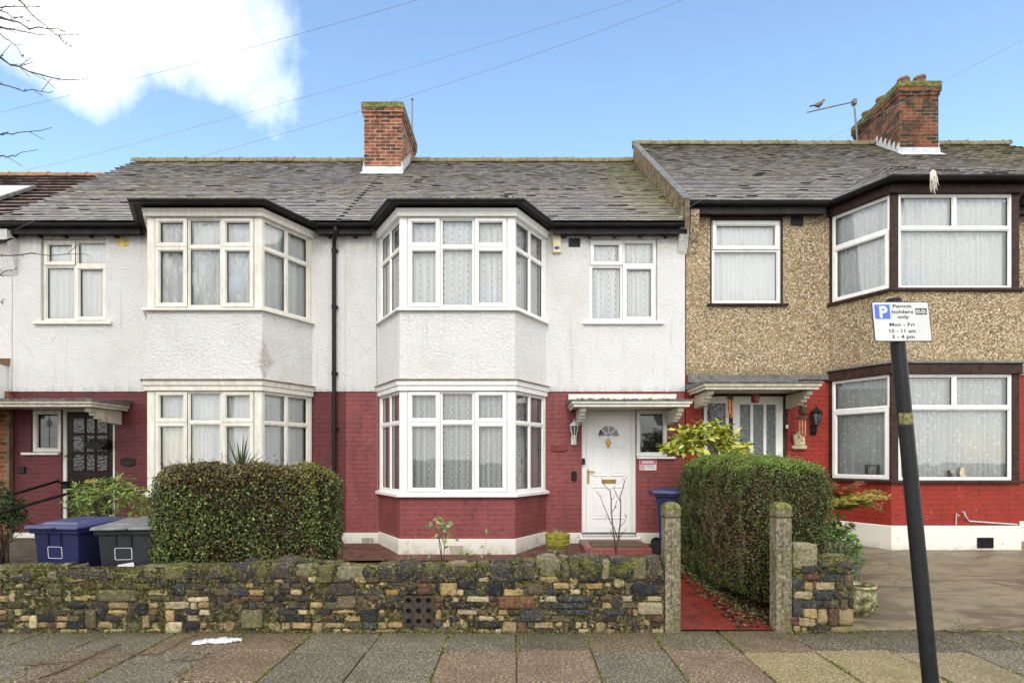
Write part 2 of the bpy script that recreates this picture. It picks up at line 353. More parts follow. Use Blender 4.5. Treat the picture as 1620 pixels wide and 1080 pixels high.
    N.bsdf(col, .95, N.bump(n1, 1.0, .03), .2); MATS['mortar'] = N.m
    N = NN('paving_slab'); a = N.attr(); n1 = N.noise(52, 4, .9); n2 = N.noise(3.2, 6, .65)
    col = N.mix(N.ramp(n1, [(.42, .9), (.52, 0.0)]), a, N.mix(1.0, a, (.35, .35, .34, 1), 'MULTIPLY'))
    col = N.mix(N.ramp(n1, [(.53, 0.0), (.62, .75)]), col, srgb(206, 196, 172))
    col = N.mix(N.ramp(n2, [(.42, 0.0), (.68, .5)]), col, N.mix(1.0, a, (.5, .5, .48, 1), 'MULTIPLY'))
    py = N.sep(N.n('ShaderNodeNewGeometry').outputs['Position'])[1]
    al = N.math('MULTIPLY', N.ramp(N.math('SUBTRACT', py, 4.55), [(.4, 0.0), (.76, 1.0)]), N.ramp(N.noise(4, 5, .7), [(.3, .35), (.6, 1.0)]))
    col = N.mix(N.math('MULTIPLY', al, .5), col, srgb(62, 60, 30))
    N.bsdf(col, N.ramp(n2, [(.35, .5), (.65, .8)]), N.bump(n1, .7, .005), .25); MATS['slab'] = N.m
    N = NN('joint_moss'); N.bsdf(N.ramp(N.noise(30, 5, .75), [(.35, srgb(40, 36, 22)), (.5, srgb(96, 96, 40)), (.68, srgb(150, 150, 70))]), .95, N.bump(N.noise(80, 4), .8, .01), .2); MATS['joint'] = N.m
    N = NN('asphalt'); N.bsdf(N.ramp(N.noise(120, 3, .8), [(.35, (.03, .03, .03, 1)), (.7, (.11, .11, .11, 1))]), .8, N.bump(N.noise(150, 3), .6, .006), .4); MATS['asphalt'] = N.m
    N = NN('garden_soil'); n1 = N.noise(14, 6, .7)
    col = N.ramp(n1, [(.3, srgb(26, 18, 12)), (.5, srgb(62, 44, 32)), (.62, srgb(96, 68, 50)), (.72, srgb(60, 66, 30))])
    N.bsdf(col, .95, N.bump(n1, 1.0, .04), .2); MATS['soil'] = N.m
    N = NN('red_painted_path'); o = N.uvz(); n1 = N.noise(5, 6, .75); n2 = N.noise(60, 4, .75)
    col = N.ramp(n1, [(.35, srgb(66, 28, 20)), (.52, srgb(134, 42, 32)), (.7, srgb(78, 38, 28))])
    col = N.mix(N.ramp(N.noise(9, 5, .75), [(.48, 0.0), (.62, .75)]), col, srgb(54, 36, 24))
    py = N.sep(N.n('ShaderNodeNewGeometry').outputs['Position'])[1]
    fl = N.math('MULTIPLY', N.ramp(n2, [(.54, 0.0), (.6, 1.0)]), N.ramp(N.math('SUBTRACT', py, 5.0), [(.3, .9), (.62, .1)]))
    col = N.mix(fl, col, srgb(176, 110, 104))
    N.bsdf(col, .32, N.bump(n2, .7, .008), .6); MATS['redpath'] = N.m
    N = NN('worn_driveway'); o = N.uvz(); n1 = N.noise(1.6, 6, .65, N.map(o, (.6, 1.5, 1)), dist=.8); n2 = N.noise(45, 5, .75)
    col = N.ramp(n1, [(.32, srgb(72, 66, 54)), (.44, srgb(106, 96, 76)), (.56, srgb(144, 130, 104)), (.68, srgb(100, 92, 74))])
    col = N.mix(N.math('MULTIPLY', n2, .5), col, srgb(58, 50, 38))
    col = N.mix(N.ramp(n2, [(.62, 0.0), (.7, .6)]), col, srgb(186, 166, 136))
    col = N.mix(N.ramp(N.noise(2.3, 5, .7), [(.55, 0.0), (.72, .6)]), col, srgb(66, 66, 34))
    ck = N.vor(1.1, N.mix(.35, o, N.noise(3, 4, col=True)), feature='DISTANCE_TO_EDGE')
    col = N.mix(N.ramp(ck, [(0.0, .5), (.008, 0.0)]), col, srgb(60, 52, 40))
    N.bsdf(col, N.ramp(n1, [(.35, .25), (.6, .7)]), N.bump(N.math('ADD', n2, N.ramp(ck, [(0.0, 0.0), (.02, 1.0)])), .7, .01), .5); MATS['drive'] = N.m
    N = NN('leaf'); a = N.attr(); n1 = N.noise(60, 2)
    col = N.mix(N.math('MULTIPLY', n1, .4), a, N.mix(1.0, a, (.5, .5, .4, 1), 'MULTIPLY'))
    pr = N.bsdf(col, .42, None, .45)
    tl = N.n('ShaderNodeBsdfTranslucent'); N.set(tl.inputs[0], col); mx = N.n('ShaderNodeMixShader'); mx.inputs[0].default_value = .22
    N.nt.links.new(pr.outputs[0], mx.inputs[1]); N.nt.links.new(tl.outputs[0], mx.inputs[2]); N.nt.links.new(mx.outputs[0], N.out.inputs[0]); MATS['leaf'] = N.m
    N = NN('hedge_inside'); N.bsdf(N.ramp(N.noise(40, 4, .7), [(.35, srgb(24, 20, 12)), (.65, srgb(62, 52, 34))]), 1, N.bump(N.noise(40, 4), 1, .03), .1); MATS['hedge_core'] = N.m
    N = NN('weathered_concrete'); n1 = N.noise(30, 6, .75); o = N.uvz()
    col = N.ramp(n1, [(.35, srgb(66, 60, 46)), (.52, srgb(126, 118, 98)), (.68, srgb(176, 168, 146))])
    col = N.mix(N.ramp(N.noise(3, 5, .7, N.map(o, (3, 3, 1))), [(.45, 0.0), (.62, .7)]), col, srgb(92, 86, 48))
    N.bsdf(col, .9, N.bump(n1, .9, .01), .2); MATS['concrete'] = N.m
    N = NN('mossy_cap'); n1 = N.noise(14, 6, .75)
    N.bsdf(N.ramp(n1, [(.35, srgb(62, 60, 40)), (.5, srgb(104, 104, 52)), (.66, srgb(150, 144, 104))]), .95, N.bump(n1, .9, .02), .2); MATS['mossy_cap'] = N.m
    N = NN('painted_pole'); n1 = N.noise(26, 5, .75)
    N.bsdf(N.ramp(n1, [(.3, srgb(16, 16, 17)), (.66, srgb(32, 31, 32)), (.76, srgb(56, 53, 51))]), .4, N.bump(n1, .3, .004), .2); MATS['pole'] = N.m
    N = NN('glazed_ceramic'); N.bsdf(N.ramp(N.noise(14, 4, .7), [(.35, srgb(70, 66, 38)), (.5, srgb(120, 116, 76)), (.65, srgb(186, 180, 140))]), .45, N.bump(N.vor(14), .9, .03), .5); MATS['ceramic'] = N.m
make_mats()

# ------------------------------------------------------------------ mesh builder
ORG = {}
def tag(o, label=None, cat=None, group=None, kind=None):
    if label: o['label'] = label
    if cat: o['category'] = cat
    if group: o['group'] = group
    if kind: o['kind'] = kind
    return o
def thing(name, loc, label, cat, group=None):
    o = bpy.data.objects.new(name, None); COL.objects.link(o); o.location = loc; o.empty_display_size = .2
    ORG[o] = Vector(loc); return tag(o, label, cat, group)

class Fr:
    """local frame of a vertical face: s along it, n out of it, z up"""
    def __init__(s, a, b):
        s.o = Vector((a[0], a[1], 0)); d = Vector((b[0]-a[0], b[1]-a[1], 0)); s.L = d.length; s.u = d/s.L; s.n = Vector((s.u.y, -s.u.x, 0))
    def p(s, q, n, z): v = s.o+s.u*q+s.n*n; return (v.x, v.y, z)
class MB:
    def __init__(s): s.v = []; s.f = []; s.c = []; s.uv = {}; s.cur = None
    def face(s, idx): s.f.append(idx); s.c.append(s.cur)
    def poly(s, pts, uvs=None):
        b = len(s.v); s.v += [tuple(p) for p in pts]; s.face(tuple(range(b, b+len(pts))))
        if uvs: s.uv[len(s.f)-1] = uvs
    def hexa(s, p):   # 8 points: bottom 4 (ccw), top 4
        b = len(s.v); s.v += [tuple(q) for q in p]
        for f in ((0, 3, 2, 1), (4, 5, 6, 7), (0, 1, 5, 4), (1, 2, 6, 5), (2, 3, 7, 6), (3, 0, 4, 7)): s.face(tuple(b+i for i in f))
    def box(s, x0, x1, y0, y1, z0, z1):
        s.hexa([(x0, y0, z0), (x1, y0, z0), (x1, y1, z0), (x0, y1, z0), (x0, y0, z1), (x1, y0, z1), (x1, y1, z1), (x0, y1, z1)])
    def lb(s, F, s0, s1, n0, n1, z0, z1):   # n0 back, n1 front
        P = F.p
        s.hexa([P(s0, n1, z0), P(s1, n1, z0), P(s1, n0, z0), P(s0, n0, z0), P(s0, n1, z1), P(s1, n1, z1), P(s1, n0, z1), P(s0, n0, z1)])
    def ring(s, F, o, i, n0, n1):
        s.lb(F, o[0], o[1], n0, n1, o[2], i[2]); s.lb(F, o[0], o[1], n0, n1, i[3], o[3])
        s.lb(F, o[0], i[0], n0, n1, i[2], i[3]); s.lb(F, i[1], o[1], n0, n1, i[2], i[3])
    def tube(s, pts, r, k=8, cap=True, r1=None):
        pts = [Vector(p) for p in pts]; n = len(pts); rings = []
        up = Vector((0, 0, 1)); prev = None
        for i, p in enumerate(pts):
            d = (pts[min(i+1, n-1)]-pts[max(i-1, 0)]).normalized()
            if prev is None:
                a = d.cross(up)
                if a.length < .05: a = d.cross(Vector((1, 0, 0)))
            else: a = prev-d*prev.dot(d)
            a.normalize(); prev = a; b = d.cross(a)
            t = i/(n-1) if n > 1 else 0
            rr = r[i] if isinstance(r, (list, tuple)) else (r if r1 is None else r*(1-t)+r1*t)
            base = len(s.v)
            for j in range(k):
                an = 2*math.pi*j/k; q = p+a*math.cos(an)*rr+b*math.sin(an)*rr; s.v.append(tuple(q))
            rings.append(base)
        for i in range(n-1):
            for j in range(k):
                s.face((rings[i]+j, rings[i]+(j+1) % k, rings[i+1]+(j+1) % k, rings[i+1]+j))
        if cap: s.face(tuple(rings[0]+j for j in range(k))[::-1]); s.face(tuple(rings[-1]+j for j in range(k)))
    def lathe(s, c, prof, k=20, close=True, a0=0, sx=1, sy=1):
        c = Vector(c); b = len(s.v)
        for (r, z) in prof:
            for j in range(k):
                an = a0+2*math.pi*j/k; s.v.append((c.x+math.cos(an)*r*sx, c.y+math.sin(an)*r*sy, c.z+z))
        for i in range(len(prof)-1):
            for j in range(k):
                s.face((b+i*k+j, b+i*k+(j+1) % k, b+(i+1)*k+(j+1) % k, b+(i+1)*k+j))
        if close:
            s.face(tuple(b+j for j in range(k))[::-1]); e = b+(len(prof)-1)*k; s.face(tuple(e+j for j in range(k)))
    def sweep(s, path, prof, closed_prof=True, caps=True):
        """carry a profile of (outward offset, z) along a horizontal path with mitred corners"""
        P = [Vector(p[:2]) for p in path]; n = len(P); offs = []
        for i in range(n):
            ns = []
            if i > 0: d = (P[i]-P[i-1]).normalized(); ns.append(Vector((d.y, -d.x)))
            if i < n-1: d = (P[i+1]-P[i]).normalized(); ns.append(Vector((d.y, -d.x)))
            if len(ns) == 1: offs.append(ns[0])
            else: m = (ns[0]+ns[1]); offs.append(m/(m.dot(ns[0])))
        b = len(s.v); k = len(prof)
        for i in range(n):
            for (o, z) in prof:
                q = P[i]+offs[i]*o; s.v.append((q.x, q.y, z))
        rng_ = range(k) if closed_prof else range(k-1)
        for i in range(n-1):
            for j in rng_:
                j2 = (j+1) % k; s.face((b+i*k+j, b+(i+1)*k+j, b+(i+1)*k+j2, b+i*k+j2))
        if caps and closed_prof:
            s.face(tuple(b+j for j in range(k))); e = b+(n-1)*k; s.face(tuple(e+j for j in range(k))[::-1])
    def extrude(s, pts, vec):   # pts: planar 3d polygon, extruded along vec
        vec = Vector(vec); a = [Vector(p) for p in pts]; b = len(s.v); k = len(a)
        s.v += [tuple(p) for p in a]+[tuple(p+vec) for p in a]
        s.face(tuple(range(b, b+k))[::-1]); s.face(tuple(range(b+k, b+2*k)))
        for j in range(k): s.face((b+j, b+(j+1) % k, b+k+(j+1) % k, b+k+j))
    def raw(s, V, Fc):
        b = len(s.v); s.v += [tuple(v) for v in V]
        for f in Fc: s.face(tuple(b+i for i in f))
    def build(s, name, mat, parent=None, loc=None, smooth=False, bevel=0, fix=True, seg=1, **t):
        org = ORG[parent] if parent is not None else Vector(loc if loc is not None else (0, 0, 0))
        me = bpy.data.meshes.new(name)
        V = np.array(s.v, dtype=float).reshape(-1, 3)
        me.from_pydata((V-np.array(org)).tolist(), [], s.f)
        if fix:
            import bmesh
            bm = bmesh.new(); bm.from_mesh(me); bmesh.ops.recalc_face_normals(bm, faces=bm.faces); bm.to_mesh(me); bm.free()
        finish(me, V, s, smooth)
        me.materials.append(M(mat) if isinstance(mat, str) else mat)
        o = bpy.data.objects.new(name, me); COL.objects.link(o); ORG[o] = org
        if parent is not None: o.parent = parent
        else: o.location = org
        if bevel:
            m = o.modifiers.new('bevel', 'BEVEL'); m.width = bevel; m.segments = seg; m.limit_method = 'ANGLE'; m.angle_limit = R(40)
        return tag(o, **t) if t else o
def finish(me, V, s, smooth):
    uvl = me.uv_layers.new(name='UVMap'); n = len(me.loops)
    uv = np.zeros((n, 2)); 
    me.update()
    hascol = any(c is not None for c in s.c)
    col = np.ones((n, 4)) if hascol else None
    for p in me.polygons:
        a, b = p.loop_start, p.loop_start+p.loop_total
        vi = [me.loops[i].vertex_index for i in range(a, b)]
        if p.index in s.uv:
            if s.uv[p.index] and len(s.uv[p.index]) == len(vi): 
                d = dict(zip(s.f[p.index], s.uv[p.index])); uv[a:b] = [d[i] for i in vi]
        else:
            nn = p.normal
            if abs(nn.z) > .75: uv[a:b] = V[vi][:, :2]
            else:
                t = np.array((-nn.y, nn.x, 0)); t /= np.linalg.norm(t)
                uv[a:b, 0] = V[vi] @ t; uv[a:b, 1] = V[vi][:, 2]
        if hascol and s.c[p.index] is not None: col[a:b] = s.c[p.index]
    uvl.data.foreach_set('uv', uv.ravel())
    if hascol:
        ca = me.color_attributes.new('col', 'FLOAT_COLOR', 'CORNER'); ca.data.foreach_set('color', col.ravel())
    if smooth: me.polygons.foreach_set('use_smooth', [True]*len(me.polygons))
    me.update()

def text(s, size, p, u, up, mat, parent, name='lettering', align='LEFT', bold=0.0, sx=1.0):
    cu = bpy.data.curves.new('t', 'FONT'); cu.body = s; cu.size = size; cu.align_x = align; cu.extrude = .0006; cu.offset = bold
    cu.space_character = 1.02
    ob = bpy.data.objects.new('t', cu); COL.objects.link(ob)
    dg = bpy.context.evaluated_depsgraph_get(); me = bpy.data.meshes.new_from_object(ob.evaluated_get(dg))
    bpy.data.objects.remove(ob)
    u = Vector(u).normalized(); up = Vector(up).normalized(); n = u.cross(up); org = ORG[parent]
    p = Vector(p)
    for v in me.vertices: v.co = p+u*v.co.x*sx+up*v.co.y+n*v.co.z-org
    me.name = name; me.materials.clear(); me.materials.append(M(mat))
    o = bpy.data.objects.new(name, me); COL.objects.link(o); o.parent = parent; ORG[o] = org
    return o

def np_mesh(name, V, Fq, mat, parent=None, loc=(0, 0, 0), cols=None, smooth=False, **t):
    """fast quads/tris mesh; V (n,3), Fq (m,k), cols (m,4)"""
    org = ORG[parent] if parent is not None else Vector(loc)
    V = V-np.array(org); m, k = Fq.shape
    me = bpy.data.meshes.new(name); me.vertices.add(len(V)); me.vertices.foreach_set('co', V.astype(np.float32).ravel())
    me.loops.add(m*k); me.loops.foreach_set('vertex_index', Fq.astype(np.int32).ravel())
    me.polygons.add(m); me.polygons.foreach_set('loop_start', (np.arange(m)*k).astype(np.int32))
    try: me.polygons.foreach_set('loop_total', np.full(m, k, dtype=np.int32))
    except Exception: pass
    if smooth: me.polygons.foreach_set('use_smooth', np.ones(m, dtype=bool))
    me.update(calc_edges=True)
    if cols is not None:
        ca = me.color_attributes.new('col', 'FLOAT_COLOR', 'CORNER'); ca.data.foreach_set('color', np.repeat(cols, k, axis=0).astype(np.float32).ravel())
    me.validate(); me.materials.append(M(mat))
    o = bpy.data.objects.new(name, me); COL.objects.link(o); ORG[o] = org
    if parent is not None: o.parent = parent
    else: o.location = org
    return tag(o, **t) if t else o

def leaves(P, N, length, width, cols, rand=.9, fold=.25, droop=0, dirs=None):
    """diamond leaves of 6 points folded down the midrib; returns V, F(quads), C"""
    n = len(P); P = np.asarray(P, float)
    nr = np.asarray(N, float)+rng.normal(size=(n, 3))*rand; nr /= np.linalg.norm(nr, axis=1)[:, None]
    t = rng.normal(size=(n, 3)) if dirs is None else np.asarray(dirs, float)+rng.normal(size=(n, 3))*.15
    if droop: t[:, 2] -= droop
    t -= nr*(t*nr).sum(1)[:, None]; t /= np.linalg.norm(t, axis=1)[:, None]+1e-9
    b = np.cross(nr, t); L = (length*(.65+.7*rng.random(n)))[:, None]; W = L*width/length*.5
    if dirs is not None: base = P
    else: base = P-t*L*.5
    tip = base+t*L; mid = base+t*L*.45
    l = mid+b*W+nr*W*fold; r = mid-b*W+nr*W*fold
    V = np.stack([base, r, tip, l], 1).reshape(-1, 3)
    i = np.arange(n)[:, None]*4
    Fq = np.concatenate([i, i+1, i+2, i+3], 1)
    return V, Fq, cols
def colvar(n, cl, w=None, jit=.25):
    cl = np.array(cl)[:, :3]; idx = rng.choice(len(cl), n, p=w)
    c = cl[idx]*(1+jit*rng.normal(size=(n, 1))); c = np.clip(c, .004, 1)
    return np.concatenate([c, np.ones((n, 1))], 1)
def fbm(P, s, seed=0):
    P = np.asarray(P)*s+seed*7.3
    x, y, z = P[:, 0], P[:, 1], P[:, 2]
    v = np.sin(x*1.7+np.sin(y*2.3+seed)*1.3)+np.sin(y*1.9+np.sin(z*2.1)*1.4)+np.sin(z*2.3+np.sin(x*1.3)*1.5)
    v += .5*(np.sin(x*4.1+y*2.7)+np.sin(y*4.7-z*3.1)+np.sin(z*5.3+x*3.7))
    return v/4.5

# ================================================================== SETTING: ground, pavement, road, gardens
YW, YF, SW, SF = 9.5, 8.63, 95.37, 105.0
def gz(y):   # garden level rises from the front wall to the houses
    return max(0.0, min(1.0, (y-5.45)/4.0))*.17+.004
g = MB(); g.poly([(-400, -300, -.2), (400, -300, -.2), (400, 700, -.2), (-400, 700, -.2)])
g.build('ground', 'asphalt', fix=False, kind='structure')
g = MB(); g.box(-60, 60, -6.5, 1.6, -.19, -.12); g.build('road', 'asphalt', kind='structure')
g = MB(); x = -60.0
while x < 60: g.box(x+.004, x+.91, 1.6, 1.75, -.2, .0); x += .914
g.build('kerb', 'concrete', bevel=.012, kind='structure')
g = MB(); g.box(-60, 60, 1.75, 5.60, -.19, -.022); g.build('pavement_bed', 'joint', kind='structure')

slabC = {'grey': srgb(124, 116, 98), 'dark': srgb(98, 90, 74), 'brown': srgb(130, 109, 84), 'tan': srgb(172, 156, 108),
         'olive': srgb(116, 108, 82), 'red': srgb(142, 117, 94), 'buff': srgb(156, 142, 106)}
row1 = {-7: 'grey', -6: 'grey', -5: 'brown', -4: 'brown', -3: 'grey', -2: 'grey', -1: 'grey', 0: 'dark', 1: 'brown', 2: 'olive', 3: 'brown', 4: 'dark', 5: 'dark', 6: 'dark', 7: 'grey'}
row2 = {-7: 'grey', -6: 'brown', -5: 'grey', -4: 'brown', -3: 'grey', -2: 'grey', -1: 'red', 0: 'red', 1: 'grey', 2: 'red', 3: 'tan', 4: 'tan', 5: 'buff', 6: 'grey'}
g = MB(); pitch = .622
for i in range(-34, 36):
    x0 = -.017+(i-0)*pitch; st = .05 if i % 2 else 0
    ys = [5.44, 4.79-st, 4.10-st*.6, 3.48-st, 2.86-st, 2.24-st, 1.77]
    for j in range(6):
        y1, y0 = ys[j], ys[j+1]
        key = row1.get(i) if j == 0 else (row2.get(i) if j == 1 else None)
        c = slabC[key] if key else slabC[random.choice(['grey', 'grey', 'brown', 'olive', 'dark', 'tan'])]
        k = .68*random.uniform(.88, 1.1); g.cur = (c[0]*k, c[1]*k, c[2]*k, 1)
        gap = .006; dz = [random.uniform(-.005, .005) for _ in range(4)]
        sk = random.uniform(-.006, .006)
        X0, X1, Y0, Y1 = x0+gap+sk, x0+pitch-gap+sk, y0+gap, y1-gap
        p = [(X0, Y0), (X1, Y0), (X1, Y1), (X0, Y1)]
        g.hexa([(a, b, -.06) for a, b in p]+[(a, b, dz[q]) for q, (a, b) in enumerate(p)])
g.build('pavement', 'slab', bevel=.006, kind='structure')

def sheet(name, x0, x1, y0, y1, zf, mat, nx, ny, amp=0, edge=None, **t):
    xs = np.linspace(0, 1, nx); ys = np.linspace(y0, y1, ny); V = []
    for y in ys:
        a, b = (edge(y) if edge else (x0, x1))
        for u in xs: V.append((a+(b-a)*u, y, zf(y)))
    V = np.array(V)
    if amp: V[:, 2] += fbm(V, 5, 3)*amp+fbm(V, 17, 5)*amp*.5
    i = np.arange((ny-1)*(nx-1)); r, c = i//(nx-1), i % (nx-1); a = r*nx+c
    return np_mesh(name, V, np.stack([a, a+1, a+nx+1, a+nx], 1), mat, smooth=True, **t)
sheet('garden_soil', -16, 5.0, 5.40, 9.6, lambda y: gz(y)-.02, 'soil', 260, 60, .016, kind='structure')
sheet('garden_path', 0, 0, 5.31, 9.45, lambda y: gz(y)+.012 if y < 9 else gz(9)+.012, 'redpath', 16, 60, .004,
      edge=lambda y: (1.36, 2.40-.115*(y-5.31)), kind='structure')
sheet('front_path', -3.0, 2.35, 8.2, 9.5, lambda y: gz(y)+.022, 'worn_red_tiles', 60, 12, .003, kind='structure')
sheet('left_path', -8.6, -6.2, 5.5, 9.5, lambda y: gz(y)+.03, 'concrete_step', 40, 40, .004, kind='structure')
def dz_(y): return (-.004 if y < 5.34 else 0)+max(0, min(1, (y-5.3)/3.4))*.225+.006
sheet('driveway', 3.0, 16, 5.30, 9.6, dz_, 'drive', 160, 60, .006, kind='structure')

# ================================================================== HOUSES
def wall(mb, F, s0, s1, z0, z1, holes, nf=0.0, thick=.11):
    S = sorted({s0, s1, *[h[0] for h in holes], *[h[1] for h in holes]}); Z = sorted({z0, z1, *[h[2] for h in holes], *[h[3] for h in holes]})
    for a, b in zip(S, S[1:]):
        for c, d in zip(Z, Z[1:]):
            m, k = (a+b)/2, (c+d)/2
            if any(h[0] < m < h[1] and h[2] < k < h[3] for h in holes): continue
            mb.poly([F.p(a, nf, c), F.p(b, nf, c), F.p(b, nf, d), F.p(a, nf, d)])
            mb.poly([F.p(a, nf-thick-.12, c), F.p(a, nf-thick-.12, d), F.p(b, nf-thick-.12, d), F.p(b, nf-thick-.12, c)])
    def rev(a, b, c, d):
        q = nf-thick
        mb.poly([F.p(a, nf, c), F.p(a, nf, d), F.p(a, q, d), F.p(a, q, c)]); mb.poly([F.p(b, nf, c), F.p(b, q, c), F.p(b, q, d), F.p(b, nf, d)])
        mb.poly([F.p(a, nf, c), F.p(a, q, c), F.p(b, q, c), F.p(b, nf, c)]); mb.poly([F.p(a, nf, d), F.p(b, nf, d), F.p(b, q, d), F.p(a, q, d)])
    for h in holes: rev(*h)
    rev(s0, s1, z0, z1)

def window(F, s0, s1, z0, z1, rows, mbs, rec=.04, fw=.045, mw=.05, curtain=True, cn=-.12):
    """rows: bottom to top [(z_top, [fractions], [types])]"""
    fr, gk, pn = mbs['frame'], mbs['gasket_and_shadow'], mbs['pane']; f = -rec
    fr.ring(F, (s0, s1, z0, z1), (s0+fw, s1-fw, z0+fw, z1-fw), f-.06, f)
    zb = z0+fw
    for ri, (zt, fracs, types) in enumerate(rows):
        last = ri == len(rows)-1
        top = z1-fw if last else zt-mw/2
        if not last: fr.lb(F, s0+fw, s1-fw, f-.06, f-.002, zt-mw/2, zt+mw/2)
        tot = sum(fracs); a0 = s0+fw; W = (s1-fw)-a0; acc = 0
        for ci, (q, ty) in enumerate(zip(fracs, types)):
            l = a0+W*acc/tot+(mw/2 if ci else 0); acc += q; r = a0+W*acc/tot-(mw/2 if ci < len(fracs)-1 else 0)
            if ci < len(fracs)-1: fr.lb(F, r, r+mw, f-.06, f-.002, zb, top)
            if ty == 'O':
                o = (l-.022, r+.022, zb-.022, top+.022); i = (l+.032, r-.032, zb+.032, top-.032)
                fr.ring(F, o, i, f-.015, f+.016)
                gk.ring(F, (o[0]-.004, o[1]+.004, o[2]-.004, o[3]+.004), (o[0]+.004, o[1]-.004, o[2]+.004, o[3]-.004), f-.002, f+.003)  # black ring stands in for the groove shadow round an opening sash
                fr.ring(F, (i[0]-.002, i[1]+.002, i[2]-.002, i[3]+.002), (i[0]+.012, i[1]-.012, i[2]+.012, i[3]-.012), f-.03, f+.004)
                g0 = (i[0]+.012, i[1]-.012, i[2]+.012, i[3]-.012)
            else:
                o = (l-.002, r+.002, zb-.002, top+.002); i = (l+.015, r-.015, zb+.015, top-.015)
                fr.ring(F, o, i, f-.04, f-.012); g0 = i
            gk.ring(F, (g0[0]-.001, g0[1]+.001, g0[2]-.001, g0[3]+.001), (g0[0]+.005, g0[1]-.005, g0[2]+.005, g0[3]-.005), f-.042, f-.026)
            pn.poly([F.p(g0[0], f-.034, g0[2]), F.p(g0[1], f-.034, g0[2]), F.p(g0[1], f-.034, g0[3]), F.p(g0[0], f-.034, g0[3])])
        zb = top+mw
    if curtain:
        mb = mbs['curtain']; n = max(40, int((s1-s0)/.008)); b = len(mb.v); ph = random.random()*9; lo = []
        nz = 6
        for j in range(nz):
            z = z0+.02+(z1-z0-.04)*j/(nz-1)
            for k in range(n+1):
                s = s0+.015+(s1-s0-.03)*k/n
                w = math.sin(s*70+ph+math.sin(s*13+ph)*1.8+.25*math.sin(z*3+s*9))*.016*(1.15-.25*j/(nz-1))+math.sin(s*23+ph*2)*.008
                mb.v.append(F.p(s, cn+w, z)); lo.append((s*1.25, z))
        for j in range(nz-1):
            for k in range(n):
                i0 = j*(n+1)+k; q = (i0, i0+1, i0+n+2, i0+n+1)
                mb.face(tuple(b+i for i in q)); mb.uv[len(mb.f)-1] = [lo[i] for i in q]
def wmb(): return {k: MB() for k in ('frame', 'gasket_and_shadow', 'pane', 'curtain')}
def wbuild(mbs, name, parent, fmat, cmat, glass='glass', **t):
    w = mbs['frame'].build(name, fmat, parent, bevel=.004, **t)
    mbs['pane'].build('pane', glass, w, fix=False); mbs['gasket_and_shadow'].build('gasket_and_shadow', 'black_plastic', w)
    if mbs['curtain'].f: mbs['curtain'].build('net_curtain', cmat, w, smooth=True, fix=False)
    return w

def segs(P): return [Fr(a, b) for a, b in zip(P, P[1:])]
def rect(o0, o1, z0, z1): return [(o1, z0), (o1, z1), (o0, z1), (o0, z0)]

def bay(house, P, z0, z1, zt, fmat, cmat, posts, layouts, label, edge=(.04, .115), postmat=None, mid=None):
    m = wmb(); PM = []
    for i, F in enumerate(segs(P)):
        e = edge[1] if i == 1 else edge[0]; ea = eb = e
        if i == 0: eb = .03; ea = .05
        if i == 2: ea = .03; eb = .05
        for (pa, pb) in ((.001, ea), (F.L-eb, F.L-.001)):
            pm = m['frame']
            if postmat: pm = MB(); PM.append(pm)
            pm.lb(F, pa, pb, -.09, -.006, z0, z1)
        window(F, ea, F.L-eb, z0, z1, layouts[i], m, rec=.014, fw=.032, mw=.048)
    w = wbuild(m, 'bay_window', house, fmat, cmat, label=label)
    for q in PM: q.build('corner_post', postmat, w, bevel=.004)
    return w

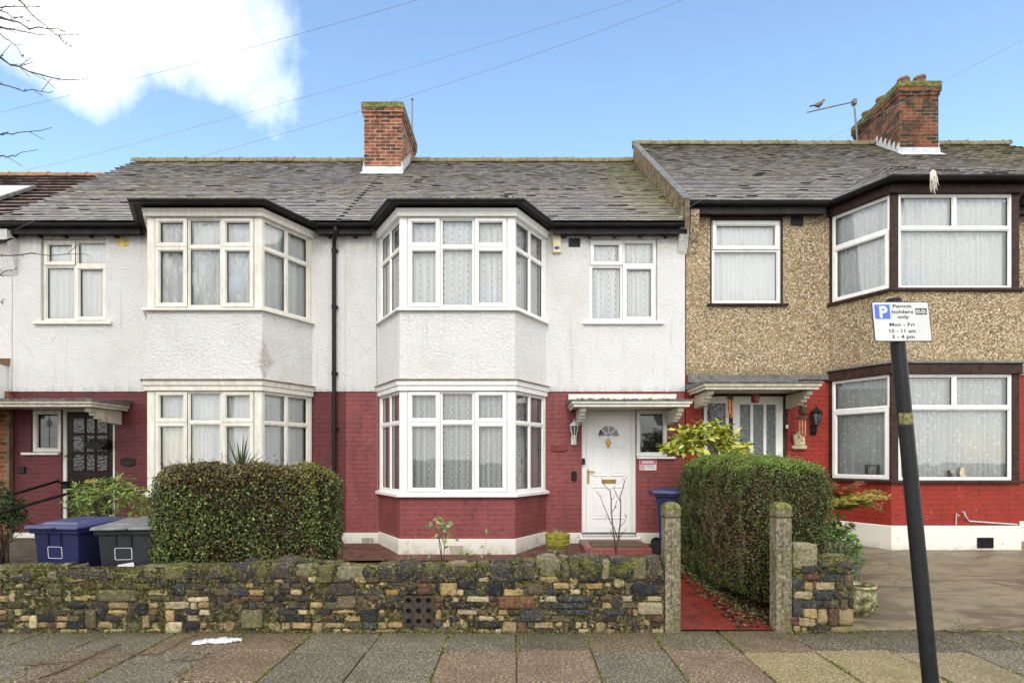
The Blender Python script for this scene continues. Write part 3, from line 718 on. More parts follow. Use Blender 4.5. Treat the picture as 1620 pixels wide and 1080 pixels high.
def clip(poly, a, b, c):
    out = []; n = len(poly)
    for i in range(n):
        p, q = poly[i], poly[(i+1) % n]; dp, dq = a*p[0]+b*p[1]+c, a*q[0]+b*q[1]+c
        if dp >= 0: out.append(p)
        if (dp >= 0) != (dq >= 0): t = dp/(dp-dq); out.append((p[0]+(q[0]-p[0])*t, p[1]+(q[1]-p[1])*t))
    return out
def roof_plane(mb, pl, poly, gauge=.104, tw=.168, th=.016, colfn=None, skip=None, jit=1.0):
    a, b, c = pl; s = math.hypot(a, b); hx, hy = a/s, b/s; k = 1/math.sqrt(1+s*s)
    U = Vector((hy, -hx, 0)); Vv = Vector((hx*k, hy*k, s*k)); Nn = U.cross(Vv)
    pts = [Vector((x, y, a*x+b*y+c)) for x, y in poly]; O = pts[0].copy()
    uv = [((p-O).dot(U), (p-O).dot(Vv)) for p in pts]
    mb.cur = (.03, .03, .03, 1); mb.poly([p-Nn*.004 for p in pts])
    v0, v1 = min(q[1] for q in uv), max(q[1] for q in uv); u0, u1 = min(q[0] for q in uv), max(q[0] for q in uv)
    def inside(u, v):
        sg = 0
        for i in range(len(uv)):
            p, q = uv[i], uv[(i+1) % len(uv)]; cr = (q[0]-p[0])*(v-p[1])-(q[1]-p[1])*(u-p[0])
            if abs(cr) < 1e-9: continue
            if sg == 0: sg = 1 if cr > 0 else -1
            elif (cr > 0) != (sg > 0): return False
        return True
    r = 0; v = v0
    while v < v1:
        off = (r % 2)*tw/2; u = u0-tw+off; rj = random.uniform(-.002, .002)
        while u < u1:
            uc = u+tw/2
            lo_in, hi_in = inside(uc, v+.01), inside(uc, min(v+gauge*.9, v1-.001))
            if lo_in or hi_in or inside(uc, v+gauge/2):
                ua, ub = max(u+.002, u0), min(u+tw-.002, u1)
                if ub-ua > .02:
                    P3 = O+U*uc+Vv*(v+gauge/2)
                    if not (skip and skip(P3)):
                        cc = colfn(P3); vb = min(v+gauge*1.0, v1)
                        t1 = th*random.uniform(.9, 1.1)+(random.random() < .02*jit)*.008; t2 = t1+random.uniform(-.003, .003); dv = rj+random.uniform(-.003, .003)*jit
                        A = O+U*ua+Vv*(v+dv); B = O+U*ub+Vv*(v+dv); C2 = O+U*ub+Vv*vb; D2 = O+U*ua+Vv*vb
                        bb = len(mb.v); mb.v += [tuple(A), tuple(B), tuple(A+Nn*t1), tuple(B+Nn*t2), tuple(C2+Nn*.002), tuple(D2+Nn*.002)]
                        mb.cur = cc; mb.face((bb+2, bb+3, bb+4, bb+5)); 
                        mb.cur = (cc[0]*.12, cc[1]*.11, cc[2]*.11, 1); mb.face((bb, bb+1, bb+3, bb+2)); mb.face((bb, bb+2, bb+5)); mb.face((bb+1, bb+4, bb+3))  # riser and side faces coloured dark to paint the shade between courses
            u += tw
        v += gauge; r += 1
    mb.cur = None
def ridge(mb, x0, x1, y, z, r=.115, L=.42):
    x = x0
    while x < x1-.05:
        e = min(x+L-.008, x1); n = 9; dz = random.uniform(-.008, .008); pr = []
        for i in range(n): an = math.pi*i/(n-1); pr.append((y-math.cos(an)*r, z+dz-.05+math.sin(an)*r))
        pr += [(p[0]*.96+y*.04, p[1]-.02) for p in pr[::-1]]
        mb.extrude([(x, p[0], p[1]) for p in pr], (e-x, 0, 0)); 
        mb.extrude([(e-.012, y-math.cos(math.pi*i/8)*(r+.012), z+dz-.05+math.sin(math.pi*i/8)*(r+.012)) for i in range(9)], (.03, 0, 0))
        x += L
def slate(lich):
    def f(p):
        b = random.uniform(.85, 1.12); n = float(fbm(np.array([[p.x, p.y*1.3, 0]]), .9, 2)[0])
        base = (.41, .385, .375) if random.random() < .75 else random.choice([(.36, .335, .33), (.46, .435, .425), (.41, .395, .32), (.42, .375, .365)])
        l = min(1, max(0, lich(p)+.1+n*.4)); y = (.38, .36, .20)
        if random.random() < .012: b *= .3
        return tuple((base[i]*(1-l)+y[i]*l)*b for i in range(3))+(1,)
    return f
def gutter_profile(c, r, zt):
    n = 8; o = [(c-math.cos(math.pi*i/n)*r, zt-math.sin(math.pi*i/n)*r*1.05) for i in range(n+1)]
    i_ = [(c-math.cos(math.pi*i/n)*(r-.007), zt-math.sin(math.pi*i/n)*(r*1.05-.007)) for i in range(n+1)]
    return o+i_[::-1]

def bay_roof(mb, P, off, ze, sl, main, colfn, xr, **k):
    """hipped roof over a canted bay, cut where it meets the main slope; main: z = my*(y)+mc"""
    planes = []
    for F in segs(P):
        # height = ze + sl * (distance inside the eaves line)
        nx, ny = F.n.x, F.n.y; c0 = (F.o.x*nx+F.o.y*ny)+off   # outward distance of eaves line
        planes.append((-sl*nx, -sl*ny, ze+sl*c0))
    for i, (a, b, c) in enumerate(planes):
        poly = [(xr[0], 7.5), (xr[1], 7.5), (xr[1], 13.3), (xr[0], 13.3)]
        poly = clip(poly, a, b, c-ze)                       # inside the eaves
        for j, (a2, b2, c2) in enumerate(planes):
            if j != i: poly = clip(poly, a2-a, b2-b, c2-c)
        poly = clip(poly, a, b-main[0], c-main[1]+.0)       # above the main slope
        if len(poly) > 2:
            roof_plane(mb, (a, b, c), sorted_start(poly, (a, b)), colfn=colfn, **k)
def sorted_start(poly, g):
    k = min(range(len(poly)), key=lambda i: poly[i][0]*g[0]+poly[i][1]*g[1]); return poly[k:]+poly[:k]

BP = {'A': [(-6.07, YW), (-5.60, YF), (-3.867, YF), (-3.42, YW)], 'B': [(-2.31, YW), (-1.79, YF), (-.05, YF), (.46, YW)],
      'C': [(5.15, YW), (5.62, YF), (7.56, YF), (8.03, YW)]}
MS = .749; MC = 5.47-MS*9.3           # main slope of the two white houses
MSC = .765; MCC = 5.80-MSC*9.3        # of the pebbledashed house

def shell(h, x0, x1, zc):
    m = MB(); y1 = 17.2
    m.box(x0, x0+.1, YW+.25, y1, 0, zc); m.box(x1-.1, x1, YW+.25, y1, 0, zc); m.box(x0, x1, y1, y1+.2, 0, zc)
    m.box(x0+.1, x1-.1, YW+.24, y1, .16, .26); m.box(x0+.1, x1-.1, YW+.24, y1, 2.74, 2.86); m.box(x0+.1, x1-.1, YW+.24, y1, zc-.1, zc)
    m.build('inner_walls', 'interior', h)
def back_slope(m, x0, x1, s, c, zr):
    m.cur = (.05, .05, .05, 1); m.poly([(x0, 13.4, zr), (x1, 13.4, zr), (x1, 17.6, zr-s*4.2), (x0, 17.6, zr-s*4.2)]); m.cur = None

def brackets(house, m, xs, zt, yc=8.74):
    for x in xs:
        prof = [(YW-.0, zt), (YW-.0, zt-.23), (YW-.42, zt-.20), (YW-.44, zt-.165), (YW-.52, zt-.16), (YW-.53, zt-.12), (YW-.61, zt-.115), (YW-.62, zt-.07), (YW-.70, zt-.065), (YW-.71, zt)]
        m.extrude([(x-.045, y, z) for y, z in prof], (.09, 0, 0))
def canopy(house, x0, x1, zf, bx, fmat, label=None, yc=8.65, flash='dull_lead'):
    """zf: underside of the fascia"""
    m = MB(); path = [(x0, YW-.002), (x0, yc), (x1, yc), (x1, YW-.002)]
    m.sweep(path, [(-.05, zf), (-.02, zf), (-.02, zf+.035), (.0, zf+.04), (.012, zf+.06), (.012, zf+.085), (-.05, zf+.085)])
    m.box(x0+.05, x1-.05, yc+.05, YW-.002, zf+.03, zf+.05)
    c = m.build('door_canopy', fmat, house, bevel=.004, **({'label': label} if label else {}))
    r = MB(); z0 = zf+.088
    a = [(x0-.03, yc-.03, z0), (x1+.03, yc-.03, z0), (x1+.03, YW-.004, z0), (x0-.03, YW-.004, z0), (x0-.03, yc-.03, z0+.022), (x1+.03, yc-.03, z0+.022), (x1+.03, YW-.004, z0+.09), (x0-.03, YW-.004, z0+.09)]
    r.hexa(a); n = int((x1-x0)/.03)
    for i in range(n):   # crumbling felt and moss along the lip
        if random.random() < .6:
            x = x0+(x1-x0)*i/n; r.box(x, x+.035, yc-.032-random.random()*.012, yc+.03, z0+.02, z0+.026+random.random()*.014)
    r.build('canopy_roof', flash, c)
    for q in bx: b = MB(); brackets(house, b, (q,), zf); b.build('bracket', fmat, c, bevel=.004)
    return c

# ---------------------------------------------------------------- the two white houses
def white_house(key, X0, X1, name_label, brickmat, window_x, door, cur_up, cur_lo, upvc, roofx):
    h = thing('terraced_house', ((X0+X1)/2, YW, 0), name_label, 'house', 'terraced houses in the row')
    P = BP[key]; F = Fr((X0, YW), (X1, YW)); S = lambda x: x-X0
    bx0, bx1 = P[0][0]+.12, P[3][0]-.12
    m = MB()
    wall(m, F, 0, X1-X0, 2.71, 5.52, [(S(window_x[0]), S(window_x[1]), 3.874, 5.25), (S(bx0), S(bx1), 3.9, 5.2)])
    # bay apron
    m.sweep(P, [(.0, 2.80), (.0, 3.82), (-.1, 3.82), (-.1, 2.80)])
    m.build('upper_wall', 'render', h)
    b = MB(); Fb = Fr((X0, YW+.022), (X1, YW+.022))
    holes = [(S(bx0), S(bx1), 1.1, 2.6)]+[(S(d[0]), S(d[1]), d[2], d[3]) for d in door]
    wall(b, Fb, 0, X1-X0, .37, 2.71, holes)
    b.sweep(P, [(-.004, .39), (-.004, 1.03), (-.1, 1.03), (-.1, .39)])
    b.build('brick_wall', brickmat, h)
    p = MB(); Fp = Fr((X0, YW+.004), (X1, YW+.004))
    wall(p, Fp, 0, X1-X0, -.05, .37, [(S(door[0][0]), S(door[0][1]), .3, .37)])
    p.sweep(P, [(.016, -.05), (.016, .385), (.008, .39), (-.1, .39), (-.1, -.05)])
    p.build('plinth', 'plinth', h)
    # upper and lower bay windows
    L3 = lambda zt, z1: [(zt, [.48, .54, .48], ['O', 'F', 'O']), (z1, [.48, .54, .48], ['O', 'F', 'O'])]
    L2 = lambda zt, z1: [(zt, [1, 1], ['F', 'F']), (z1, [1, 1], ['F', 'F'])]
    up = bay(h, P, 3.872, 5.235, 4.79, upvc, cur_up, None, [L2(4.79, 5.235), L3(4.79, 5.235), L2(4.79, 5.235)], 'upper bay window with net curtains')
    lo = bay(h, P, 1.085, 2.62, 2.143, upvc, cur_lo, None, [L2(2.143, 2.62), L3(2.143, 2.62), L2(2.143, 2.62)], 'ground floor bay window with net curtains')
    s = MB(); s.sweep(P, [(.055, 3.82), (.055, 3.85), (-.01, 3.873), (-.05, 3.873), (-.05, 3.82)]); s.build('sill', upvc, up, bevel=.003)
    s = MB(); s.sweep(P, [(.045, 5.235), (.045, 5.30), (.06, 5.31), (.06, 5.35), (-.05, 5.35), (-.05, 5.235)]); s.build('fascia', upvc, up, bevel=.003)
    s = MB(); s.sweep(P, [(.065, 1.022), (.065, 1.065), (-.01, 1.086), (-.05, 1.086), (-.05, 1.022)]); s.build('sill', upvc, lo, bevel=.003)
    s = MB(); s.sweep(P, [(.03, 2.62), (.03, 2.69), (.05, 2.70), (.055, 2.775), (-.05, 2.775), (-.05, 2.62)]); s.build('head_board', upvc, lo, bevel=.003)
    s = MB(); s.sweep(P, [(.085, 2.775), (.085, 2.789), (.0, 2.806), (-.05, 2.806), (-.05, 2.775)]); s.build('ledge', 'mossy_ledge', lo, bevel=.004)
    # small window
    m = wmb(); Fw = F; a, c = S(window_x[0]), S(window_x[1])
    window(Fw, a+.005, c-.005, 3.876, 5.245, [(4.815, [1, 1], ['F', 'O']), (5.245, [1, 1], ['O', 'F'])], m, rec=.05)
    w = wbuild(m, 'window', h, upvc, cur_up, label='small upper window of four lights')
    s = MB(); s.lb(F, a-.1, c+.1, -.04, .05, 3.82, 3.872); s.build('sill', upvc, w, bevel=.004)
    # roof
    r = MB(); lich = (lambda q: .25*max(0, (q.y-11.6)/1.6)+.7*max(0, (q.x-1.2)/1.3)*(.5+.5*(q.y > 10.0))) if key == 'B' else (lambda q: .22*max(0, (q.y-12)/1.4))
    cf = slate(lich); poly = roofx
    ch = (lambda q: (-3.32 < q.x < -2.53 and 12.36 < q.y)) if key in 'AB' else None
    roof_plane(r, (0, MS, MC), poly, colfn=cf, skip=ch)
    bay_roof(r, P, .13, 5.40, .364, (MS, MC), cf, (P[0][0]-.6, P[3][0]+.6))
    back_slope(r, poly[0][0], poly[1][0], MS, MC, MC+MS*13.4)
    rf = r.build('roof', 'tile', h, fix=False)
    g = MB(); x0 = poly[-1][0]
    for (a, b_) in ([(x0, -3.36), ] if key == 'A' else [(-2.5, poly[2][0])]): ridge(g, a, b_, 13.4, MC+MS*13.4+.02)
    g.build('ridge_tiles', 'ridge', rf)
    # moss growing over the bay's tile edge
    g = MB(); q = P[1][0]-.06
    while q < P[2][0]+.05:
        w = random.uniform(.03, .09); e = min(q+w, P[2][0]+.08); hgt = random.uniform(.010, .032); g.box(q, e-.002, YF-.19-random.random()*.01, YF-.08, 5.405, 5.418+hgt); q = e
    if key == 'B':
        for px in (-1.76, -.94, -.12): g.lathe((px, YF-.13, 5.42), [(.03, 0), (.022, .03), (.03, .06), (.008, .085)], 8)
    g.build('mossy_tile_edge', 'ridge' if key == 'A' else 'old_edge', rf, bevel=.006)
    # eaves: gutter, fascia boards
    path = [(poly[0][0], YW)]+P+[(poly[1][0] if key == 'B' else X1, YW)]
    g = MB(); g.sweep(path, gutter_profile(.19, .044, 5.412)); 
    for q in (P[1], P[2]): pass
    g.build('gutter', 'black_plastic', h, smooth=False)
    g = MB()
    for a, b_ in ((poly[0][0], P[0][0]-.12), (P[3][0]+.12, X1-.002)):
        g.box(a, b_, YW-.135, YW-.11, 5.27, 5.44); g.box(a, b_, YW-.11, YW+.05, 5.29, 5.31)
        x = a+.15
        while x < b_-.1: g.box(x, x+.05, YW-.105, YW+.0, 5.245, 5.29); x += .42
    g.sweep(P, [(.0, 5.378), (.15, 5.378), (.15, 5.40), (.0, 5.40)])
    g.build('eaves_board', 'black_fascia', h)
    shell(h, X0, X1, 5.5)
    return h, F, S

def door_panels(mb, F, s0, s1, panels, n):
    for (a, b, c, d) in panels:
        mb.ring(F, (a, b, c, d), (a+.016, b-.016, c+.016, d-.016), n, n+.014); mb.lb(F, a+.045, b-.045, n, n+.010, c+.045, d-.045)

# ---- House A (left, black door)
HA, FA, SA = white_house('A', -8.39, -2.872, 'white rendered terraced house with dark maroon brick below and a black panelled door', 'maroon_brick',
    (-7.925, -6.835), [(-7.60, -6.71, .3, 2.42), (-8.10, -7.602, 1.70, 2.42)], 'net_plain', 'net_plain', 'upvc_old',
    [(-8.5, 9.26), (-2.87, 9.26), (-2.87, 13.4), (-9.0, 13.4)])
# ---- House B (centre, white door)
HB, FB, SB = white_house('B', -2.868, 2.765, 'white rendered terraced house with crimson brick below and a white front door', 'crimson_brick',
    (1.172, 2.307), [(1.055, 1.958, .3, 2.418), (1.96, 2.485, 1.63, 2.418)], 'net_diamond_bright', 'net_diamond', 'upvc',
    [(-2.87, 9.26), (2.71, 9.26), (2.71, 13.4), (-2.87, 13.4)])

# B: door, side light
def door_B():
    F = Fr((0, YW+.022), (1, YW+.022)); f = -.03
    m = MB(); m.ring(F, (1.055, 1.958, .3, 2.418), (1.125, 1.898, .36, 2.35), -.10, f)
    m.ring(F, (1.125, 1.898, .36, 2.35), (1.14, 1.883, .375, 2.335), -.09, f-.012)
    m.lb(F, 1.02, 2.02, -.1, .05, .262, .3)
    fr = m.build('door_frame', 'upvc', HB, bevel=.004)
    d = MB(); d.lb(F, 1.142, 1.881, -.085, -.052, .377, 2.333)
    n = -.052
    pan = [(1.235, 1.47, 1.31, 1.81), (1.535, 1.78, 1.31, 1.81), (1.235, 1.47, .60, 1.13), (1.535, 1.78, .60, 1.13)]
    door_panels(d, F, 0, 0, pan, n)
    d.ring(F, (1.165, 1.858, .45, 2.31), (1.172, 1.851, .457, 2.303), n, n+.006)
    # fan light arch
    cx, cz, r = 1.505, 1.975, .17
    for k in range(16):
        a0, a1 = math.pi*k/16, math.pi*(k+1)/16
        P = lambda rr, a: (cx+math.cos(a)*rr, cz+math.sin(a)*rr)
        q = [P(r, a0), P(r+.026, a0), P(r+.026, a1), P(r, a1)]
        d.extrude([F.p(s, n-.001, z) for s, z in q], F.n*.016)
        q = [P(r*.30, a0), P(r*.38, a0), P(r*.38, a1), P(r*.30, a1)]; d.extrude([F.p(s, n-.001, z) for s, z in q], F.n*.012)
    d.lb(F, cx-r-.026, cx+r+.026, n-.001, n+.014, cz-.022, cz)
    for a in (45, 90, 135):
        s_, c_ = math.sin(R(a)), math.cos(R(a)); w = .007
        q = [(cx+c_*.055-s_*w, cz+s_*.055+c_*w), (cx+c_*.055+s_*w, cz+s_*.055-c_*w), (cx+c_*r+s_*w, cz+s_*r-c_*w), (cx+c_*r-s_*w, cz+s_*r+c_*w)]
        d.extrude([F.p(s, n-.001, z) for s, z in q], F.n*.012)
    d.ring(F, (1.30, 1.71, 1.935, 1.94), (1.301, 1.709, 1.936, 1.939), n, n+.004)
    dr = d.build('front_door', 'door_white', HB, bevel=.004, label='white panelled front door with a small fan light')
    g = MB(); g.extrude([F.p(cx+math.cos(math.pi*k/20)*r, n, cz+math.sin(math.pi*k/20)*r) for k in range(21)], F.n*.004); g.build('fan_light', 'dark_glass', dr)
    b = MB(); b.lb(F, 1.395, 1.63, n, n+.012, 1.185, 1.25); b.lb(F, 1.405, 1.62, n+.012, n+.017, 1.197, 1.238); b.build('letterbox', 'brass', dr, bevel=.003)
    b = MB(); b.lb(F, 1.152, 1.185, n, n+.012, 1.18, 1.42); b.tube([F.p(1.168, n+.01, 1.385), F.p(1.168, n+.05, 1.385), F.p(1.19, n+.055, 1.385), F.p(1.27, n+.05, 1.38)], .011); b.build('handle', 'brass', dr, bevel=.003)
    b = MB(); k = MB()
    for z, w in ((1.93, .012), (1.90, .03), (1.875, .045), (1.85, .03), (1.82, .014), (1.79, .018)): b.lb(F, cx-w, cx+w, n, n+.014, z-.012, z+.013)
    b.tube([F.p(cx-.03, n+.02, 1.89), F.p(cx-.035, n+.03, 1.85), F.p(cx, n+.035, 1.81), F.p(cx+.035, n+.03, 1.85), F.p(cx+.03, n+.02, 1.89)], .006); b.build('knocker', 'brass', dr, bevel=.003)
    m = wmb(); window(F, 1.96, 2.485, 1.632, 2.416, [(2.416, [1], ['O'])], m, rec=.03, fw=.03, curtain=False)
    w = wbuild(m, 'side_window', HB, 'upvc', None, glass='dark_glass')
    s = MB(); s.lb(F, 1.97, 2.60, -.04, .055, 1.595, 1.632); s.build('sill', 'upvc', w, bevel=.004)
door_B()
canopy(HB, .82, 2.617, 2.383, (1.0, 2.495), 'upvc_old')
m = MB(); m.box(.83, 2.60, YW-.03, YW+.0, 2.565, 2.60); m.box(.83, 2.62, YW-.022, YW, 2.60, 2.665); m.build('canopy_flashing', 'upvc_old', HB, bevel=.004)

# A: door, side light, canopy
def door_A():
    F = Fr((-9, YW+.022), (-6, YW+.022)); S = lambda x: x+9; f = -.03
    m = MB(); m.ring(F, (S(-7.60), S(-6.71), .3, 2.42), (S(-7.54), S(-6.765), .33, 2.38), -.10, f); m.build('door_frame', 'upvc_old', HA, bevel=.004)
    m = MB(); x0, x1 = -7.538, -6.767; n = -.055; m.lb(F, S(x0), S(x1), -.085, n, .335, 2.377)
    cols = [(x0+.10, x0+.28), (x0+.325, x0+.455), (x0+.50, x0+.665)]; rows_ = [(2.03, 2.27), (1.72, 1.98), (1.40, 1.66)]
    g = MB()
    for ci, (a, b) in enumerate(cols):
        for (c, d) in rows_:
            m.ring(F, (S(a)-.018, S(b)+.018, c-.018, d+.018), (S(a), S(b), c, d), n, n+.010)
            g.lb(F, S(a), S(b), n, n+.003, c, d)
    door_panels(m, F, 0, 0, [(S(x0)+.1, S(x0)+.30, .5, .95), (S(x0)+.34, S(x0)+.66, .5, .95), (S(x0)+.1, S(x0)+.30, 1.05, 1.2), (S(x0)+.42, S(x0)+.66, 1.05, 1.2)], n)
    d = m.build('front_door', 'dark_door', HA, bevel=.004, label='dark brown door with nine small textured panes'); g.build('pane', 'dark_obscure', d)
    b = MB(); b.lb(F, S(x0)+.30, S(x0)+.53, n, n+.014, 1.19, 1.25); b.build('letterbox', 'brass', d, bevel=.003)
    b = MB(); b.lathe((x0+.04, YW+.022-n-.09, 1.62), [(.004, 0), (.022, .01), (.026, .022), (.02, .036), (.004, .042)], 12); b.build('handle', 'brass', d)
    m = wmb(); window(F, S(-8.10), S(-7.605), 1.70, 2.418, [(2.418, [1], ['O'])], m, rec=.03, fw=.035, curtain=False); w = wbuild(m, 'side_window', HA, 'upvc_old', None, glass='dark_glass', label='dark leaded side window beside the black door')
    s = MB(); s.lb(F, S(-8.23), S(-7.62), -.04, .055, 1.66, 1.70); s.build('sill', 'upvc_old', w, bevel=.004)
    l = MB(); q = f-.028; cx, cz = S(-7.85), 2.16
    l.lb(F, cx-.003, cx+.003, q, q+.004, 1.78, 2.34); l.lb(F, cx-.165, cx+.165, q, q+.004, 1.93, 1.936); l.lb(F, cx-.165, cx+.165, q, q+.004, 2.13, 2.136)
    for k in range(7): a = k*math.pi*2/7; l.tube([F.p(cx+math.cos(a)*.02, q+.004, cz+.03+math.sin(a)*.02), F.p(cx+math.cos(a+.3)*.06, q+.006, cz+.03+math.sin(a+.3)*.06), F.p(cx+math.cos(a+.7)*.03, q+.004, cz+.03+math.sin(a+.7)*.03)], .004, 5)
    l.build('lead_strips', 'dull_lead', w)
door_A()
canopy(HA, -10.6, -6.45, 2.383, (-6.62, -8.62), 'cream_paint')

# downpipe between the bays
m = MB(); m.tube([(-2.345, YW-.008, 5.2), (-2.35, YW-.008, 3.9), (-2.34, YW-.008, 2.72), (-2.345, YW+.012, 2.68), (-2.34, YW+.012, .4)], .005, 5); m.build('wall_cable', 'cable', HB)
def downpipe(house, x, ztop, zbot, lab=None):
    m = MB(); y = YW-.055
    m.tube([(x+.07, YW-.20, ztop), (x+.07, YW-.20, ztop-.07), (x+.055, YW-.17, ztop-.12), (x+.01, YW-.075, ztop-.22), (x, y, ztop-.29), (x, y, zbot)], .034, 12)
    for z in (ztop-.33, 4.1, 3.0, 2.1, 1.1): 
        if zbot < z < ztop: m.tube([(x, y, z-.03), (x, y, z+.03)], .042, 12); m.box(x-.03, x+.055, y+.0, YW+.02, z-.02, z+.02)
    m.build('downpipe', 'black_plastic', house, smooth=False)
downpipe(HA, -3.04, 5.36, .1)
m = MB(); m.tube([(-2.95, YW-.03, 1.18), (-2.95, YW-.03, .15)], .022, 8); m.build('waste_pipe', 'black_plastic', HA)
# air bricks and vents
def grille(house, x, z, w, h, y, mat, name='air_brick', nx=8, nz=5, back='black_plastic'):
    m = MB(); m.box(x-w/2, x+w/2, y-.004, y+.03, z-h/2, z+h/2)
    b = m.build(name, back, house)
    m = MB()
    for i in range(nx+1): q = x-w/2+w*i/nx; m.box(q-.004, q+.004, y-.011, y-.004, z-h/2, z+h/2)
    for i in range(nz+1): q = z-h/2+h*i/nz; m.box(x-w/2, x+w/2, y-.012, y-.005, q-.004, q+.004)
    m.build('grid', mat, b)
grille(HB, -.93, .225, .20, .13, YF-.018, 'cream_paint', nx=12, nz=7)
grille(HB, -2.50, .22, .19, .13, YW, 'cream_paint')
grille(HB, .93, 5.175, .185, .13, YW, 'black_fascia', 'wall_vent', 3, 4)
m = MB(); m.box(-6.66, -6.46, YW-.006, YW+.01, 5.12, 5.25); m.build('patched_vent', 'yellow_stain', HA, bevel=.004)

# chimneys
def chimney(house, x0, x1, y0, y1, ztop, plane, mat, capmat, pots, ov=.05):
    m = MB(); zb = plane(y0)-.6; zc = ztop-.17
    m.box(x0, x1, y0, y1, zb, zc-.15); m.box(x0-.022, x1+.022, y0-.022, y1+.022, zc-.15, zc-.075); m.box(x0-.045, x1+.045, y0-.045, y1+.045, zc-.075, zc)
    c = m.build('chimney', mat, house)
    m = MB(); n = 10; m.box(x0-.055, x1+.055, y0-.055, y1+.055, zc, ztop-.03)
    m.hexa([(x0-.05, y0-.05, ztop-.03), (x1+.05, y0-.05, ztop-.03), (x1+.05, y1+.05, ztop-.03), (x0-.05, y1+.05, ztop-.03), (x0+.06, y0+.06, ztop+.02), (x1-.06, y0+.06, ztop+.02), (x1-.06, y1-.06, ztop+.02), (x0+.06, y1-.06, ztop+.02)])
    m.build('cap', capmat, c, bevel=.02)
    for (px, py, h) in pots:
        m = MB(); m.lathe((px, py, ztop-.02), [(.13, 0), (.12, h*.3), (.105, h-.06), (.125, h-.05), (.125, h), (.09, h), (.085, h-.2)], 20, close=False); m.build('chimney_pot', 'terracotta', c, smooth=True)
    m = MB(); zf = plane(y0); m.box(x0-.03, x1+.03, y0-.016, y0+.0, zf-.03, zf+.13)
    m.hexa([(x0-.05, y0-.15, plane(y0-.15)+.02), (x1+.05, y0-.15, plane(y0-.15)+.02), (x1+.05, y0, zf+.02), (x0-.05, y0, zf+.02), (x0-.05, y0-.15, plane(y0-.15)+.028), (x1+.05, y0-.15, plane(y0-.15)+.028), (x1+.05, y0, zf+.03), (x0-.05, y0, zf+.03)])
    for xs in (x0-.016, x1):   # stepped side flashing
        y = y0; 
        while y < 13.3:
            z = plane(y); m.extrude([(xs, y, z), (xs, y+.17, plane(y+.17)), (xs, y+.02, z+.24), (xs, y, z+.24)], (.016, 0, 0)); y += .15
    m.build('flashing', 'lead', c)
    return c
PB = lambda y: MC+MS*y; PC = lambda y: MCC+MSC*y
chimney(HB, -3.33, -2.52, 12.36, 13.95, 9.30, PB, 'chimney_brick', 'mossy_cap', [(-3.10, 12.66, .13), (-2.74, 12.66, .13), (-2.92, 13.3, .15)])

